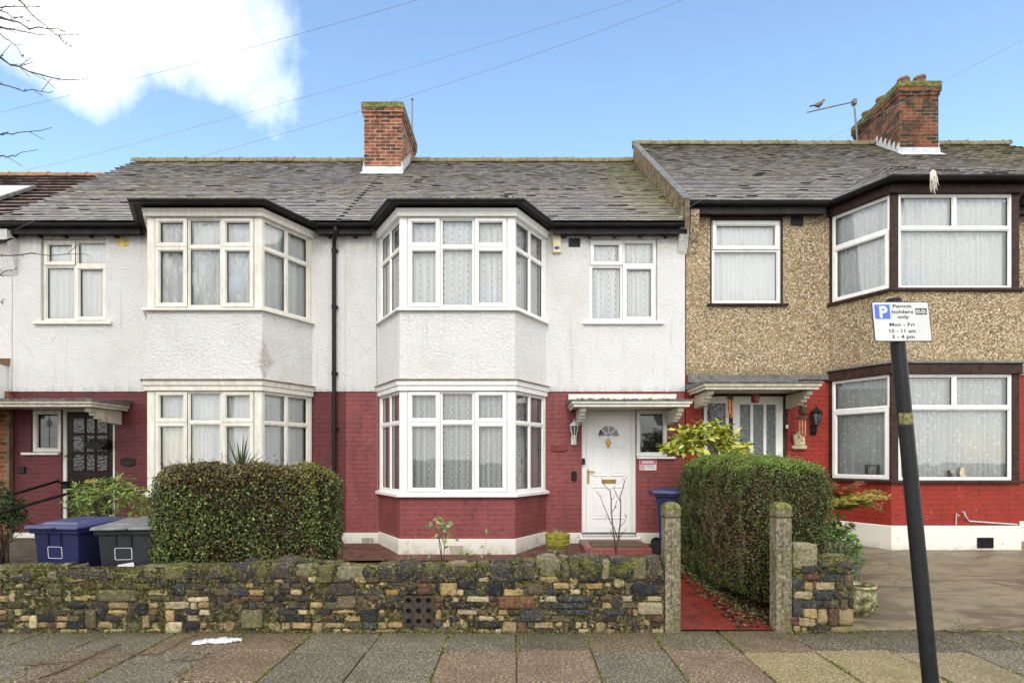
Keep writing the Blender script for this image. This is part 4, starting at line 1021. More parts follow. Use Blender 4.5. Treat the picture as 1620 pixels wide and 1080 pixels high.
# ---------------------------------------------------------------- House C (pebbledash)
HC = thing('terraced_house', (6, YW, 0), 'brown pebbledash terraced house with bright red brick and brown timber bay, on the right', 'house', 'terraced houses in the row')
def house_C():
    X0, X1 = 2.785, 11.3; P = BP['C']; F = Fr((X0, YW), (X1, YW)); S = lambda x: x-X0
    m = MB(); wall(m, F, 0, X1-X0, 2.98, 5.86, [(S(3.18), S(4.39), 4.13, 5.60), (S(5.27), S(7.91), 4.2, 5.55)])
    m.sweep(P, [(.0, 3.06), (.0, 4.12), (-.1, 4.12), (-.1, 3.06)])
    # party wall corbel
    prof = [(YW, 4.98), (YW-.03, 5.02), (YW-.07, 5.16), (YW-.16, 5.30), (YW-.20, 5.44), (YW-.21, 5.64), (YW, 5.64)]
    m.extrude([(2.80, y, z) for y, z in prof], (.14, 0, 0)); m.build('upper_wall', 'pebble', HC)
    b = MB(); Fb = Fr((X0, YW+.025), (X1, YW+.025)); wall(b, Fb, 0, X1-X0, .56, 2.98, [(S(3.06), S(4.477), .57, 2.68), (S(5.27), S(7.91), 1.3, 2.85)])
    b.sweep(P, [(-.004, .59), (-.004, 1.235), (-.1, 1.235), (-.1, .59)]); b.build('brick_wall', 'red_brick', HC)
    p = MB(); p.box(X0, X1, YW+.002, YW+.2, -.05, .56); p.sweep(P, [(.014, -.05), (.014, .58), (.006, .59), (-.1, .59), (-.1, -.05)]); p.build('plinth', 'plinth', HC)
    Lf = lambda zt, z1: [(zt, [1], ['F']), (z1, [1, 1], ['F', 'F'])]; Ls = lambda zt, z1: [(zt, [1], ['O']), (z1, [1], ['F'])]
    up = bay(HC, P, 4.162, 5.586, 5.07, 'upvc', 'net_floral_dense', None, [Ls(5.06, 5.586), Lf(5.075, 5.586), Ls(5.06, 5.586)], 'upper bay window with brown timber posts', postmat='brown_timber')
    lo = bay(HC, P, 1.272, 2.872, 2.37, 'upvc', 'net_floral', None, [Ls(2.37, 2.872), Lf(2.37, 2.872), Ls(2.37, 2.872)], 'ground floor bay window with flowered lace curtains', postmat='brown_timber')
    s = MB(); s.sweep(P, rect(-.05, .05, 4.115, 4.162)); s.build('sill', 'brown_timber', up, bevel=.006)
    s = MB(); s.sweep(P, rect(-.05, .05, 5.586, 5.72)); s.build('fascia', 'brown_timber', up, bevel=.006)
    s = MB(); s.sweep(P, rect(-.05, .06, 1.228, 1.272)); s.build('sill', 'brown_timber', lo, bevel=.006)
    s = MB(); s.sweep(P, rect(-.05, .03, 2.872, 3.03)); s.build('head_board', 'brown_timber', lo, bevel=.006)
    s = MB(); s.sweep(P, [(.06, 3.03), (.06, 3.045), (.0, 3.075), (-.05, 3.075), (-.05, 3.03)]); s.build('ledge', 'dull_lead', lo, bevel=.004)
    m = wmb(); window(F, S(3.209), S(4.362), 4.165, 5.558, [(5.07, [1], ['F']), (5.558, [1], ['O'])], m, rec=.03); w = wbuild(m, 'window', HC, 'upvc', 'net_plain', label='small upper window in a brown timber surround')
    s = MB(); s.ring(F, (S(3.18), S(4.39), 4.13, 5.60), (S(3.209), S(4.362), 4.165, 5.558), -.09, .004); s.lb(F, S(3.12), S(4.45), -.02, .02, 5.60, 5.64); s.lb(F, S(3.13), S(4.46), -.04, .06, 4.125, 4.16); s.build('surround', 'brown_timber', w, bevel=.004)
    # door and side light
    Fd = Fr((0, YW+.025), (1, YW+.025))
    m = MB(); m.ring(Fd, (3.06, 4.477, .57, 2.68), (3.09, 4.42, .6, 2.64), -.10, -.01); m.lb(Fd, 3.52, 3.575, -.1, -.012, .6, 2.64); m.build('door_surround', 'brown_timber', HC, bevel=.004)
    m = MB(); a, b_ = 3.577, 4.418; m.ring(Fd, (a, b_, .602, 2.638), (a+.12, b_-.12, .72, 2.50), -.09, -.03)
    for q in (a+.295, a+.515): m.lb(Fd, q, q+.05, -.09, -.035, .72, 2.50)
    d = m.build('front_door', 'upvc', HC, bevel=.004, label='white door with three tall frosted panes')
    g = MB(); g.lb(Fd, a+.12, b_-.12, -.07, -.055, .72, 2.50); g.build('frosted_pane', 'obscure', d)
    g = MB(); g.lb(Fd, b_-.065, b_-.03, -.03, -.018, 1.5, 1.72); g.tube([Fd.p(b_-.05, -.02, 1.66), Fd.p(b_-.05, .02, 1.66), Fd.p(b_-.14, .02, 1.66)], .009); g.build('handle', 'upvc', d)
    m = MB(); m.ring(Fd, (3.092, 3.518, .602, 2.638), (3.15, 3.46, .66, 2.52), -.09, -.03); w = m.build('side_window', 'upvc', HC, bevel=.004)
    g = MB(); g.lb(Fd, 3.15, 3.46, -.07, -.055, .66, 2.52); g.build('pane', 'dark_obscure', w)
    canopy(HC, 2.81, 4.575, 2.645, (2.957, 4.477), 'cream_paint')
    m = MB(); m.box(2.80, 4.6, YW-.10, YW, 2.84, 2.90); m.box(2.80, 5.15, YW-.03, YW, 2.90, 2.985); m.build('canopy_flashing', 'dull_lead', HC, bevel=.006)
    # roof
    r = MB(); cf = slate(lambda q: .55*max(0, (q.y-11.4)/2.0)+(.6*max(0, (q.x-9.0)/2)*(q.y > 11.5)))
    def sk(q): return 8.32 < q.x < 9.17 and q.y > 12.5
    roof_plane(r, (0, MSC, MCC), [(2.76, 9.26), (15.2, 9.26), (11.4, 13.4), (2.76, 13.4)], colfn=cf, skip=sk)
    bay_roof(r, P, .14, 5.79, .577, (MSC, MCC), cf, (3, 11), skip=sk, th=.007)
    back_slope(r, 2.76, 11.4, MSC, MCC, PC(13.4)); rf = r.build('roof', 'tile', HC, fix=False)
    g = MB(); ridge(g, 2.68, 8.28, 13.4, PC(13.4)+.02); ridge(g, 9.2, 11.45, 13.4, PC(13.4)+.02); g.build('ridge_tiles', 'ridge', rf)
    # raised verge along the step in the roofs
    v = MB(); ya, yb = 9.24, 13.42
    v.extrude([(2.69, ya, PB(ya)-.12), (2.69, ya, PC(ya)+.035), (2.69, yb, PC(yb)+.035), (2.69, yb, PB(yb)-.12)], (.075, 0, 0)); v.build('verge', 'mortar_fillet', HC)
    v = MB(); v.extrude([(2.65, ya-.01, PC(ya)+.035), (2.65, ya-.01, PC(ya)+.06), (2.65, yb, PC(yb)+.06), (2.65, yb, PC(yb)+.035)], (.13, 0, 0)); v.build('verge_slips', 'dull_lead', HC)
    g = MB(); g.sweep([(2.68, YW)]+P+[(15, YW)], gutter_profile(.19, .047, 5.762)); g.build('gutter', 'black_plastic', HC)
    g = MB()
    for a, b_ in ((2.79, P[0][0]-.12), (P[3][0]+.12, 14)): g.box(a, b_, YW-.135, YW-.11, 5.60, 5.76); g.box(a, b_, YW-.11, YW+.05, 5.62, 5.64)
    g.sweep(P, [(.0, 5.735), (.15, 5.735), (.15, 5.758), (.0, 5.758)]); g.build('eaves_board', 'black_fascia', HC)
    chimney(HC, 8.32, 9.17, 12.50, 14.2, 9.84, PC, 'sooty_brick', 'mossy_cap', [(8.55, 12.72, .20), (8.94, 12.76, .26), (8.50, 13.4, .2), (8.5, 13.95, .2)])
    grille(HC, 7.02, .335, .235, .15, YF-.016, 'black_plastic', nx=7, nz=4)
    grille(HC, 4.62, 5.53, .2, .14, YW, 'black_fascia', 'wall_vent', 4, 4)
    m = MB(); m.tube([(6.58, YF-.02, .60), (6.58, YF-.03, .78), (6.62, YF-.03, .74)], .008, 6); m.tube([(6.68, YF+.0, .80), (6.68, YF-.05, .80), (6.70, YF-.05, .74), (6.78, YF-.02, .66), (7.5, YF-.02, .61)], .010, 6); m.build('overflow_pipe', 'lead', HC)
    shell(HC, X0, X1, 5.85)
house_C()
# corbel on B's side of the party wall
m = MB(); prof = [(YW, 4.98), (YW-.03, 5.02), (YW-.08, 5.14), (YW-.13, 5.25), (YW-.14, 5.44), (YW-.1, 5.58), (YW, 5.6)]
m.extrude([(2.64, y, z) for y, z in prof], (.15, 0, 0)); m.build('corbel', 'render', HB)

# ---------------------------------------------------------------- House 0 at the left edge
H0 = thing('terraced_house', (-11, YW, 0), 'house at the far left edge with lower brown clay tiles and orange brick', 'house', 'terraced houses in the row')
def house_0():
    F = Fr((-14, YW), (-8.39, YW)); m = MB(); wall(m, F, 0, 5.6, 2.71, 5.3, [])
    prof = [(YW, 4.62), (YW-.06, 4.72), (YW-.12, 4.95), (YW-.20, 5.1), (YW-.21, 5.32), (YW, 5.32)]
    m.extrude([(-8.72, y, z) for y, z in prof], (.42, 0, 0))
    m.build('upper_wall', 'render', H0)
    m = MB(); m.box(-14, -8.40, YW-.06, YW+.2, .0, 2.71); m.build('brick_wall', 'orange_brick', H0)
    m = MB(); m.box(-8.43, -8.385, YW-.07, YW-.0, .2, 2.36); m.build('mortar_edge', 'mortar_fillet', H0)
    r = MB(); c0 = 5.12-MS*9.3
    def cf(q):
        b = random.uniform(.8, 1.15); c = (.30, .215, .19) if random.random() > .04 else (.42, .18, .12); return (c[0]*b, c[1]*b, c[2]*b, 1)
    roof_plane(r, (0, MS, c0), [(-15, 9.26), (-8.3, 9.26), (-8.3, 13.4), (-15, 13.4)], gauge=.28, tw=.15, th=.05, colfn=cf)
    back_slope(r, -15, -8.3, MS, c0, c0+MS*13.4); rf = r.build('roof', 'tile', H0, fix=False)
    g = MB(); ridge(g, -15, -8.3, 13.4, c0+MS*13.4+.02, L=.45); g.build('ridge_tiles', 'ridge_clay', rf)
    pz = lambda y: c0+MS*y+.07; k = Vector((0, 1, MS)).normalized()
    m = MB(); x0, x1, y0, y1 = -11.2, -10.22, 11.15, 12.15
    m.hexa([(x0, y0, pz(y0)), (x1, y0, pz(y0)), (x1, y1, pz(y1)), (x0, y1, pz(y1)), (x0, y0, pz(y0)+.07), (x1, y0, pz(y0)+.07), (x1, y1, pz(y1)+.07), (x0, y1, pz(y1)+.07)]); s = m.build('roof_light', 'dull_lead', H0)
    m = MB(); a, b, c, d = x0+.07, x1-.07, y0+.08, y1-.08; m.poly([(a, c, pz(c)+.075), (b, c, pz(c)+.075), (b, d, pz(d)+.075), (a, d, pz(d)+.075)]); m.build('pane', 'sticker_white', s, fix=False)
    # little lean-to hood with white boarded cheek
    m = MB(); m.box(-9.7, -8.47, 9.18, YW-.002, 2.56, 3.14); m.build('hood_cheek', 'upvc', H0)
    m = MB(); m.hexa([(-9.9, 9.10, 2.95), (-8.52, 9.10, 3.14), (-8.44, YW-.004, 3.14), (-9.9, YW-.004, 3.14), (-9.9, 9.10, 3.0), (-8.50, 9.10, 3.19), (-8.42, YW-.004, 3.26), (-9.9, YW-.004, 3.26)]); m.build('hood_roof', 'ridge_clay', H0)
    m = MB(); m.sweep([(-14, YW), (-9.02, YW)], gutter_profile(.2, .056, 5.1)); m.build('gutter', 'black_plastic', H0)
    shell(H0, -14, -8.41, 5.2)
house_0()

# ================================================================== FRONT WALLS, POSTS
def cube_template(n=6, k=5.0):
    idx = {}; V = []; Fc = []
    def vid(p):
        key = tuple(round(c, 5) for c in p)
        if key not in idx: idx[key] = len(V); V.append(p)
        return idx[key]
    for ax in range(3):
        for sg in (-1, 1):
            for i in range(n):
                for j in range(n):
                    q = []
                    for (a, b) in ((i, j), (i+1, j), (i+1, j+1), (i, j+1)):
                        p = [0, 0, 0]; p[ax] = sg; p[(ax+1) % 3] = math.sin(math.pi/2*(-1+2*a/n)); p[(ax+2) % 3] = math.sin(math.pi/2*(-1+2*b/n)); q.append(vid(tuple(p)))
                    Fc.append(q if sg > 0 else q[::-1])
    V = np.array(V); V /= (np.abs(V)**k).sum(1)[:, None]**(1/k)
    return V, np.array(Fc)
TPL = cube_template(6, 9.0); TPL_R = cube_template(7, 3.6)
stoneC = [((.022, .022, .028), .20), ((.06, .042, .04), .19), ((.46, .32, .15), .16), ((.52, .43, .26), .12), ((.15, .07, .05), .07), ((.10, .095, .05), .12), ((.05, .054, .062), .09), ((.16, .12, .075), .09)]
def rubble(parent, x0, x1, yf, th, courses, ztop, specials=(), cap=True, capw=(.07, .24), seed=1):
    rnd = random.Random(seed); Vs, Fs, Cs = [], [], []; nv = 0
    def add(cx, cy, cz, hx, hy, hz, col, rough, rot=0, T=None):
        nonlocal nv
        T = T or (TPL if rough < 1.5 else TPL_R)
        V = T[0]*np.array([hx, hy, hz]); s = rnd.random()*50
        d = fbm(V+s, 28, 1)*.006*rough+fbm(V+s, 75, 2)*.005*rough
        V = V+T[0]*d[:, None]
        ca, sa = math.cos(rot), math.sin(rot); V = np.stack([V[:, 0]*ca-V[:, 2]*sa, V[:, 1], V[:, 0]*sa+V[:, 2]*ca], 1)
        Vs.append(V+np.array([cx, cy, cz])); Fs.append(T[1]+nv); nv += len(V)
        k = rnd.uniform(.7, 1.15); Cs.append(np.tile([col[0]*k, col[1]*k, col[2]*k, 1], (len(T[1]), 1)))
    z = -.02; zs = [z]
    for h in courses: z += h; zs.append(z)
    sp = []
    for (a, b, c0, c1, col, rough) in specials:
        if col is not None: add((a+b)/2, yf+.05, (zs[c0]+zs[c1])/2, (b-a)/2-.004, .065, (zs[c1]-zs[c0])/2-.005, col, rough)
        sp.append((a, b, c0, c1))
    blocked = {i: [(a, b) for a, b, c0, c1 in sp if c0 <= i < c1] for i in range(len(courses))}
    for i, h in enumerate(courses):
        x = x0+rnd.uniform(-.05, 0) if i % 2 else x0
        while x < x1-.03:
            bl = [(a, b) for a, b in blocked[i] if a-.03 <= x < b]
            if bl: x = bl[0][1]; continue
            w = rnd.choice([.19, .16, .09, .10, .13, .06, .21, .10, .07])*rnd.uniform(.85, 1.1)
            nx = min([a for a, b in blocked[i] if a > x] + [x1]); w = min(w, nx-x)
            if nx-(x+w) < .045: w = nx-x
            zc0, zc1 = zs[i], zs[i+1]; dbl = False
            if i < len(courses)-1 and rnd.random() < .24 and w < .17:
                if not any(a < x+w and b > x for a, b in blocked[i+1]): zc1 = zs[i+2]; blocked[i+1].append((x, x+w)); dbl = True
            r = rnd.random(); acc = 0
            for col, p in stoneC:
                acc += p
                if r < acc: break
            if i >= len(courses)-2 and rnd.random() < .5: col = rnd.choice([(.045, .040, .040), (.12, .11, .05), (.08, .065, .055)])
            if i < 2 and rnd.random() < .35: col = (.38, .28, .15)
            flat = col[2] > col[0] and col[0] > .05
            pr = rnd.uniform(-.012, .016)
            add(x+w/2, yf+.06+pr, (zc0+zc1)/2+rnd.uniform(-.004, .004), w/2-rnd.uniform(.002, .009), .065, (zc1-zc0)/2-rnd.uniform(.001, .007), col, .35 if flat else rnd.uniform(.7, 1.9), rnd.uniform(-.035, .035))
            x += w
    if cap:
        x = x0; base = zs[-1]
        while x < x1:
            w = min(rnd.uniform(*capw), x1-x)
            if w < .05: break
            for yy, hy in ((yf+.062, .072), (yf+th-.055, .075)):
                zt = ztop(x+w/2)+rnd.uniform(-.035, .018); col = rnd.choice([(.05, .045, .045), (.05, .045, .045), (.16, .14, .08), (.24, .21, .13), (.035, .034, .038), (.30, .26, .17), (.09, .07, .06)]); o = rnd.uniform(-.04, .04)
                add(x+w/2+o*.3, yy+rnd.uniform(-.012, .012), (base+zt)/2-.012, w/2+rnd.uniform(-.006, .008), hy, (zt-base)/2+.024, col, rnd.uniform(1.2, 2.6), rnd.uniform(-.12, .12))
            if rnd.random() < .6: add(x+w*rnd.random(), yf+rnd.uniform(.04, .2), ztop(x)-rnd.uniform(.0, .03), rnd.uniform(.02, .06), rnd.uniform(.03, .05), rnd.uniform(.015, .03), rnd.choice([(.26, .23, .15), (.1, .09, .08), (.2, .18, .1)]), 2.6)
            x += w
    C = np.concatenate(Cs)
    return np_mesh('stonework', np.concatenate(Vs), np.concatenate(Fs), 'stone', parent, cols=C, smooth=True)
def moss(parent, x0, x1, y0, y1, ztop, n, side=.25, dens=lambda x: 1.0):
    x = rng.uniform(x0, x1, n*3); keep = rng.random(n*3) < np.array([dens(q) for q in x]); x = x[keep][:n]; n = len(x)
    y = rng.uniform(y0, y1, n); zt = np.array([ztop(q) for q in x]); P = np.stack([x, y, zt], 1)
    b = fbm(P*[1, 1, 0], 9, 4); P[:, 2] += .012+b*.012-((y-(y0+y1)/2)/(y1-y0)*2)**4*.035
    N = np.tile([0, -.1, 1.0], (n, 1)); k = int(n*side)
    if k: P[:k, 1] = y0-.012+rng.normal(size=k)*.006; P[:k, 2] = zt[:k]-rng.random(k)**1.8*.22; N[:k] = [0, -1, .35]
    ok = b > -.28; P, N = P[ok], N[ok]; n = len(P)
    cl = [srgb(150, 150, 50), srgb(112, 116, 40), srgb(74, 80, 30), srgb(176, 172, 96), srgb(96, 86, 46)]
    V, Fq, C = leaves(P, N, .014, .006, colvar(n, cl, [.22, .28, .25, .1, .15]), .8)
    return np_mesh('moss', V, Fq, 'leaf', parent, cols=C)

GW = thing('garden_wall', (-1.5, 5.4, 0), 'long low wall of mixed old bricks and mossy rubble with a square pierced vent block', 'wall')
zt1 = lambda x: .632+.012*x+.024*math.sin(x*2.1)+.016*math.sin(x*5.3)
spec = [(-3.88, -3.50, 5, 7, (.13, .125, .06), .6), (-1.06, -.775, 1, 6, None, 0), (-.19, .15, 4, 6, (.17, .075, .045), .5),
        (1.03, 1.335, 6, 8, (.022, .022, .028), 2.2), (1.10, 1.335, 3, 5, (.42, .35, .22), 1.2), (.36, .68, 5, 6, (.05, .055, .065), .3), (.30, .62, 4, 5, (.05, .055, .065), .3), (.38, .66, 3, 4, (.05, .055, .065), .3), (.02, .25, 2, 4, (.05, .052, .055), .5),
        (-3.98, -3.88, 1, 4, (.16, .13, .07), .8), (-2.55, -2.35, 1, 4, (.16, .14, .07), .8), (-1.22, -1.10, 6, 7, (.5, .3, .09), .8), (.62, .78, 7, 8, (.46, .30, .10), .9), (-1.75, -1.50, 6, 8, (.09, .065, .055), .5), (-.72, -.56, 6, 8, (.40, .28, .13), 1.0)]
courses = [.056, .062, .06, .058, .064, .058, .062, .058, .06]
m = MB(); m.box(-6.6, 1.335, 5.345, 5.50, -.1, .565); 
core = m.build('mortar_core', 'mortar', GW)
rubble(GW, -6.6, 1.345, 5.27, .25, courses, zt1, spec, seed=5)
# lumpy mortar bulging between the stones
def lumpy(parent, x0, x1, y, z0, z1):
    nx, nz = int((x1-x0)/.012), int((z1-z0)/.012); X, Z = np.meshgrid(np.linspace(x0, x1, nx), np.linspace(z0, z1, nz)); P = np.stack([X.ravel(), np.full(X.size, y), Z.ravel()], 1)
    P[:, 1] += fbm(P, 16, 2)*.014+fbm(P, 60, 1)*.007; i = np.arange((nx-1)*(nz-1)); r, c = i//(nx-1), i % (nx-1); a = r*nx+c
    a = a[~((P[a, 0] > -1.065) & (P[a, 0] < -.79) & (P[a, 2] > .05) & (P[a, 2] < .34))]
    np_mesh('mortar', P, np.stack([a, a+1, a+nx+1, a+nx], 1), 'mortar', parent, smooth=True)
lumpy(GW, -6.6, 1.34, 5.279, -.02, .60)
moss(GW, -6.6, 1.34, 5.27, 5.52, lambda x: zt1(x)-.004, 26000, .3, lambda x: .95 if x < -2.6 else .38)
vb = MB(); F = Fr((-1.055, 5.268), (-.78, 5.268)); zb, zt_ = .055, .345
cell = .092
for i in range(3):
    for j in range(3):
        cx, cz = .0458+i*cell, zb+.05+j*.095; k = 14; r = .026; h = .046
        for q in range(k):
            a0, a1 = 2*math.pi*q/k, 2*math.pi*(q+1)/k
            sq = lambda a: (cx+max(-1, min(1, 1.42*math.cos(a)))*h, cz+max(-1, min(1, 1.42*math.sin(a)))*.0475)
            p0, p1 = sq(a0), sq(a1); c0, c1 = (cx+math.cos(a0)*r, cz+math.sin(a0)*r), (cx+math.cos(a1)*r, cz+math.sin(a1)*r)
            vb.poly([F.p(p0[0], 0, p0[1]), F.p(p1[0], 0, p1[1]), F.p(c1[0], 0, c1[1]), F.p(c0[0], 0, c0[1])])
            vb.poly([F.p(c0[0], 0, c0[1]), F.p(c1[0], 0, c1[1]), F.p(c1[0], -.06, c1[1]), F.p(c0[0], -.06, c0[1])])
        vb.poly([F.p(cx-h, -.06, cz-.047), F.p(cx+h, -.06, cz-.047), F.p(cx+h, -.06, cz+.047), F.p(cx-h, -.06, cz+.047)])
simple('vent_block_clay', srgb(62, 52, 44), .85, .35, 20, bumps=.6, bscale=60)
vb.build('vent_block', 'vent_block_clay', GW, fix=False, label='square dark block pierced by nine round holes')

GW2 = thing('garden_wall', (2.8, 5.4, 0), 'short stub of yellow and dark brick wall beside the right gatepost', 'wall')
zt2 = lambda x: (.79 if x < 2.72 else .68)
m = MB(); m.box(2.53, 3.085, 5.33, 5.52, -.1, .64); m.build('mortar_core', 'mortar', GW2)
rubble(GW2, 2.525, 3.095, 5.27, .27, [.078, .082, .08, .082, .08, .082, .08, .075], zt2, [], seed=22, capw=(.16, .24)); lumpy(GW2, 2.53, 3.09, 5.284, -.02, .64)
moss(GW2, 2.53, 3.09, 5.28, 5.54, lambda x: zt2(x)-.01, 3500, .2)

def post(x, y, label, h=1.18):
    t = thing('gatepost', (x, y, 0), label, 'post', 'concrete gateposts either side of the red path'); w = .072
    m = MB(); n = 14; V = []
    m.box(x-w, x+w, y-w, y+w, -.1, h-.13); 
    m.box(x-w-.004, x+w+.004, y-w-.004, y+w+.004, h-.115, h-.02)
    m.box(x-w*.86, x+w*.86, y-w*.86, y+w*.86, h-.13, h-.115)
    m.hexa([(x-w, y-w, h-.02), (x+w, y-w, h-.02), (x+w, y+w, h-.02), (x-w, y+w, h-.02), (x-w*.6, y-w*.6, h+.008), (x+w*.6, y-w*.6, h+.008), (x+w*.6, y+w*.6, h+.008), (x-w*.6, y+w*.6, h+.008)])
    m.box(x-.014, x+.014, y-w-.012, y-w-.0005, .25, h-.2)   # chamfer rib
    b = m.build('shaft', 'concrete', t, bevel=.012, seg=2)
    m = MB(); m.box(x-w-.006, x+w+.006, y-w-.006, y+w+.006, h-.06, h-.018); m.hexa([(x-w-.004, y-w-.004, h-.018), (x+w+.004, y-w-.004, h-.018), (x+w+.004, y+w+.004, h-.018), (x-w-.004, y+w+.004, h-.018), (x-w*.5, y-w*.5, h+.016), (x+w*.5, y-w*.5, h+.016), (x+w*.5, y+w*.5, h+.016), (x-w*.5, y+w*.5, h+.016)])
    m.build('post_cap', 'mossy_cap', t, bevel=.012, seg=2)
post(1.402+.02, 5.34, 'weathered concrete gatepost at the end of the long rubble wall')
post(2.445, 5.34, 'weathered concrete gatepost beside the short brick wall stub')

# ================================================================== HEDGES AND PLANTS
def hedge(name, loc, label, B, n, L, W, colfn, k=9, bulge=.035, skipbot=True, rand=.8, yaw=0):
    x0, x1, y0, y1, z0, z1 = B; c = np.array([(x0+x1)/2, (y0+y1)/2, (z0+z1)/2]); h = np.array([(x1-x0)/2, (y1-y0)/2, (z1-z0)/2])
    t = thing(name, loc, label, 'hedge')
    areas = np.array([h[1]*h[2], h[1]*h[2]*.8, h[0]*h[2], h[0]*h[2]*.25, .02, h[0]*h[1]]); f = rng.choice(6, n, p=areas/areas.sum())
    P = rng.uniform(-1, 1, (n, 3)); ax = np.array([0, 0, 1, 1, 2, 2])[f]; sg = np.array([-1, 1, -1, 1, -1, 1])[f]; P[np.arange(n), ax] = sg
    def shape(Q):
        s = (np.abs(Q)**k).sum(1)[:, None]**(1/k); return Q/s
    Q = shape(P); N = np.sign(Q)*np.abs(Q)**(k-1)/h; N /= np.linalg.norm(N, axis=1)[:, None]
    X = c+Q*h; X += N*(fbm(X, 3.2, 3)*bulge+fbm(X, 9, 5)*bulge*.5)[:, None]; dep = rng.exponential(.022, n); X -= N*(dep-.02)[:, None]
    # stray shoots standing proud of the clipped surface, and thin places
    s_ = rng.choice(n, n//14, replace=False); X[s_] += N[s_]*rng.exponential(.018, len(s_))[:, None]+np.array([0, 0, .006])
    thin = (fbm(X, 7, 9) > .42) & (rng.random(n) < .55); X, N, dep = X[~thin], N[~thin], dep[~thin]
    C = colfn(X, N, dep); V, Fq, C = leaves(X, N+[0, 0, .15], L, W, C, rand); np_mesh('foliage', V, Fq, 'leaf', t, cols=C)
    m = MB(); ids = rng.choice(len(X), 260, replace=False)
    for q in ids:
        p = Vector(X[q]-N[q]*.05); d = Vector(rng.normal(size=3)*.7+N[q]*.5+np.array([0, 0, .9])).normalized(); L_ = random.uniform(.08, .2); m.tube([tuple(p), tuple(p+d*L_*.5+Vector((random.gauss(0, .008), 0, 0))), tuple(p+d*L_)], .0035, 5, r1=.0015)
    m.build('twigs', 'twig', t, kind='stuff')
    T = cube_template(22, k); Y = T[0]*(h-.045)+c; Y += T[0]*(fbm(Y, 3.2, 3)*bulge+fbm(Y, 20, 1)*.015)[:, None]
    np_mesh('dark_core', Y, T[1], 'hedge_core', t, smooth=True)  # solid dark core added behind the leaves to darken the gaps
    return t
def pick(n, cl, w, jit=.22): return colvar(n, cl, w, jit)
G = [srgb(62, 82, 34), srgb(86, 104, 46), srgb(120, 134, 66), srgb(40, 52, 24), srgb(104, 84, 50), srgb(160, 160, 84)]
GH = [tuple(min(1, q*1.35) for q in g_) for g_ in G]
def hcol1(X, N, d):
    n = len(X); A = pick(n, GH, [.3, .26, .12, .2, .09, .03]); B_ = pick(n, [srgb(128, 112, 58), srgb(150, 144, 70), srgb(96, 96, 46), srgb(110, 78, 44)], [.3, .3, .25, .15])
    tz = (X[:, 2]-1.28)/.2+fbm(X, 5, 2)*.6+(N[:, 2] > .5)*.4; br = fbm(X, 2.1, 8)
    m = rng.random(n) < np.clip(tz, 0, .85); A[m] = B_[m]
    m = (rng.random(n) < np.clip((br-.05)*1.6, 0, .55)); B2 = pick(n, [srgb(84, 64, 40), srgb(66, 52, 32)], [.5, .5]); A[m] = B2[m]
    A[:, :3] *= np.where(d > .05, .6, 1)[:, None]; return A  # deeper leaves get a darker colour, painting shade into the crevices
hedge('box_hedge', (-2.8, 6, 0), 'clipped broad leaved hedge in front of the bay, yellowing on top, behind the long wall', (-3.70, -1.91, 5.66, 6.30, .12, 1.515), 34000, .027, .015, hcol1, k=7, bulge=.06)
def hcol2(X, N, d):
    n = len(X); A = pick(n, [srgb(66, 82, 36), srgb(94, 112, 46), srgb(44, 52, 26), srgb(110, 98, 60)], [.35, .25, .28, .12]); T_ = pick(n, [srgb(106, 132, 46), srgb(136, 154, 66), srgb(78, 102, 38)], [.4, .25, .35])
    tz = (X[:, 2]-1.40)/.13+fbm(X, 6, 2)*.5; m = rng.random(n) < np.clip(tz, 0, .9); A[m] = T_[m]
    br = np.clip(1.1-np.abs((X[:, 1]-6.5)/1.3)-np.abs((X[:, 2]-.8)/.75), 0, 1)*(N[:, 0] < -.5)+.25*fbm(X, 3, 1); B2 = pick(n, [srgb(140, 114, 86), srgb(106, 84, 62), srgb(70, 56, 42), srgb(84, 86, 46)], [.3, .3, .2, .2])
    m = rng.random(n) < np.clip(br*1.1, 0, .8); A[m] = B2[m]; A[:, :3] *= (1.35*np.where(d > .05, .6, 1))[:, None]; return A  # leaf colour darkens with depth to paint the shaded crevices
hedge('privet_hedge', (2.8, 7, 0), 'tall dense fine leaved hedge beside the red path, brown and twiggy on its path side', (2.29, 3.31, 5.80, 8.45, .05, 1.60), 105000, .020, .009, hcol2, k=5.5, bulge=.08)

def stemmed(name, loc, label, cat, stems, lmat='leaf', smat='twig', foliage='foliage', **lf):
    """stems: list of (points, r0, r1); lf: leaf points and normals"""
    t = thing(name, loc, label, cat); m = MB()
    for pts, r0, r1 in stems: m.tube(pts, r0, 6, r1=r1)
    if stems: m.build('stems', smat, t, smooth=True)
    if lf: V, Fq, C = leaves(lf['P'], lf['N'], lf['L'], lf['W'], lf['C'], lf.get('rand', .6), lf.get('fold', .25), lf.get('droop', 0), lf.get('dirs')); np_mesh(foliage, V, Fq, lmat, t, cols=C)
    return t
def bush(center, rad, n, whorl=0, up=.4, shell=.75):
    d = rng.normal(size=(n, 3)); d /= np.linalg.norm(d, axis=1)[:, None]; d[:, 2] = np.abs(d[:, 2])*1.0-.35*(rng.random(n) < .35); r = shell+(1-shell)*rng.random(n)**.5
    P = np.array(center)+d*r[:, None]*np.array(rad)*(1+.18*fbm(d*2, 1.7, 4))[:, None]
    if whorl:
        P = np.repeat(P, whorl, 0); dd = np.repeat(d, whorl, 0); m = len(P); s = rng.normal(size=(m, 3)); dirs = dd*.55+s*.62+[0, 0, .25]; return P+dirs*.004, dd*.3+[0, 0, 1.0], dirs
    return P, d+[0, 0, up], None
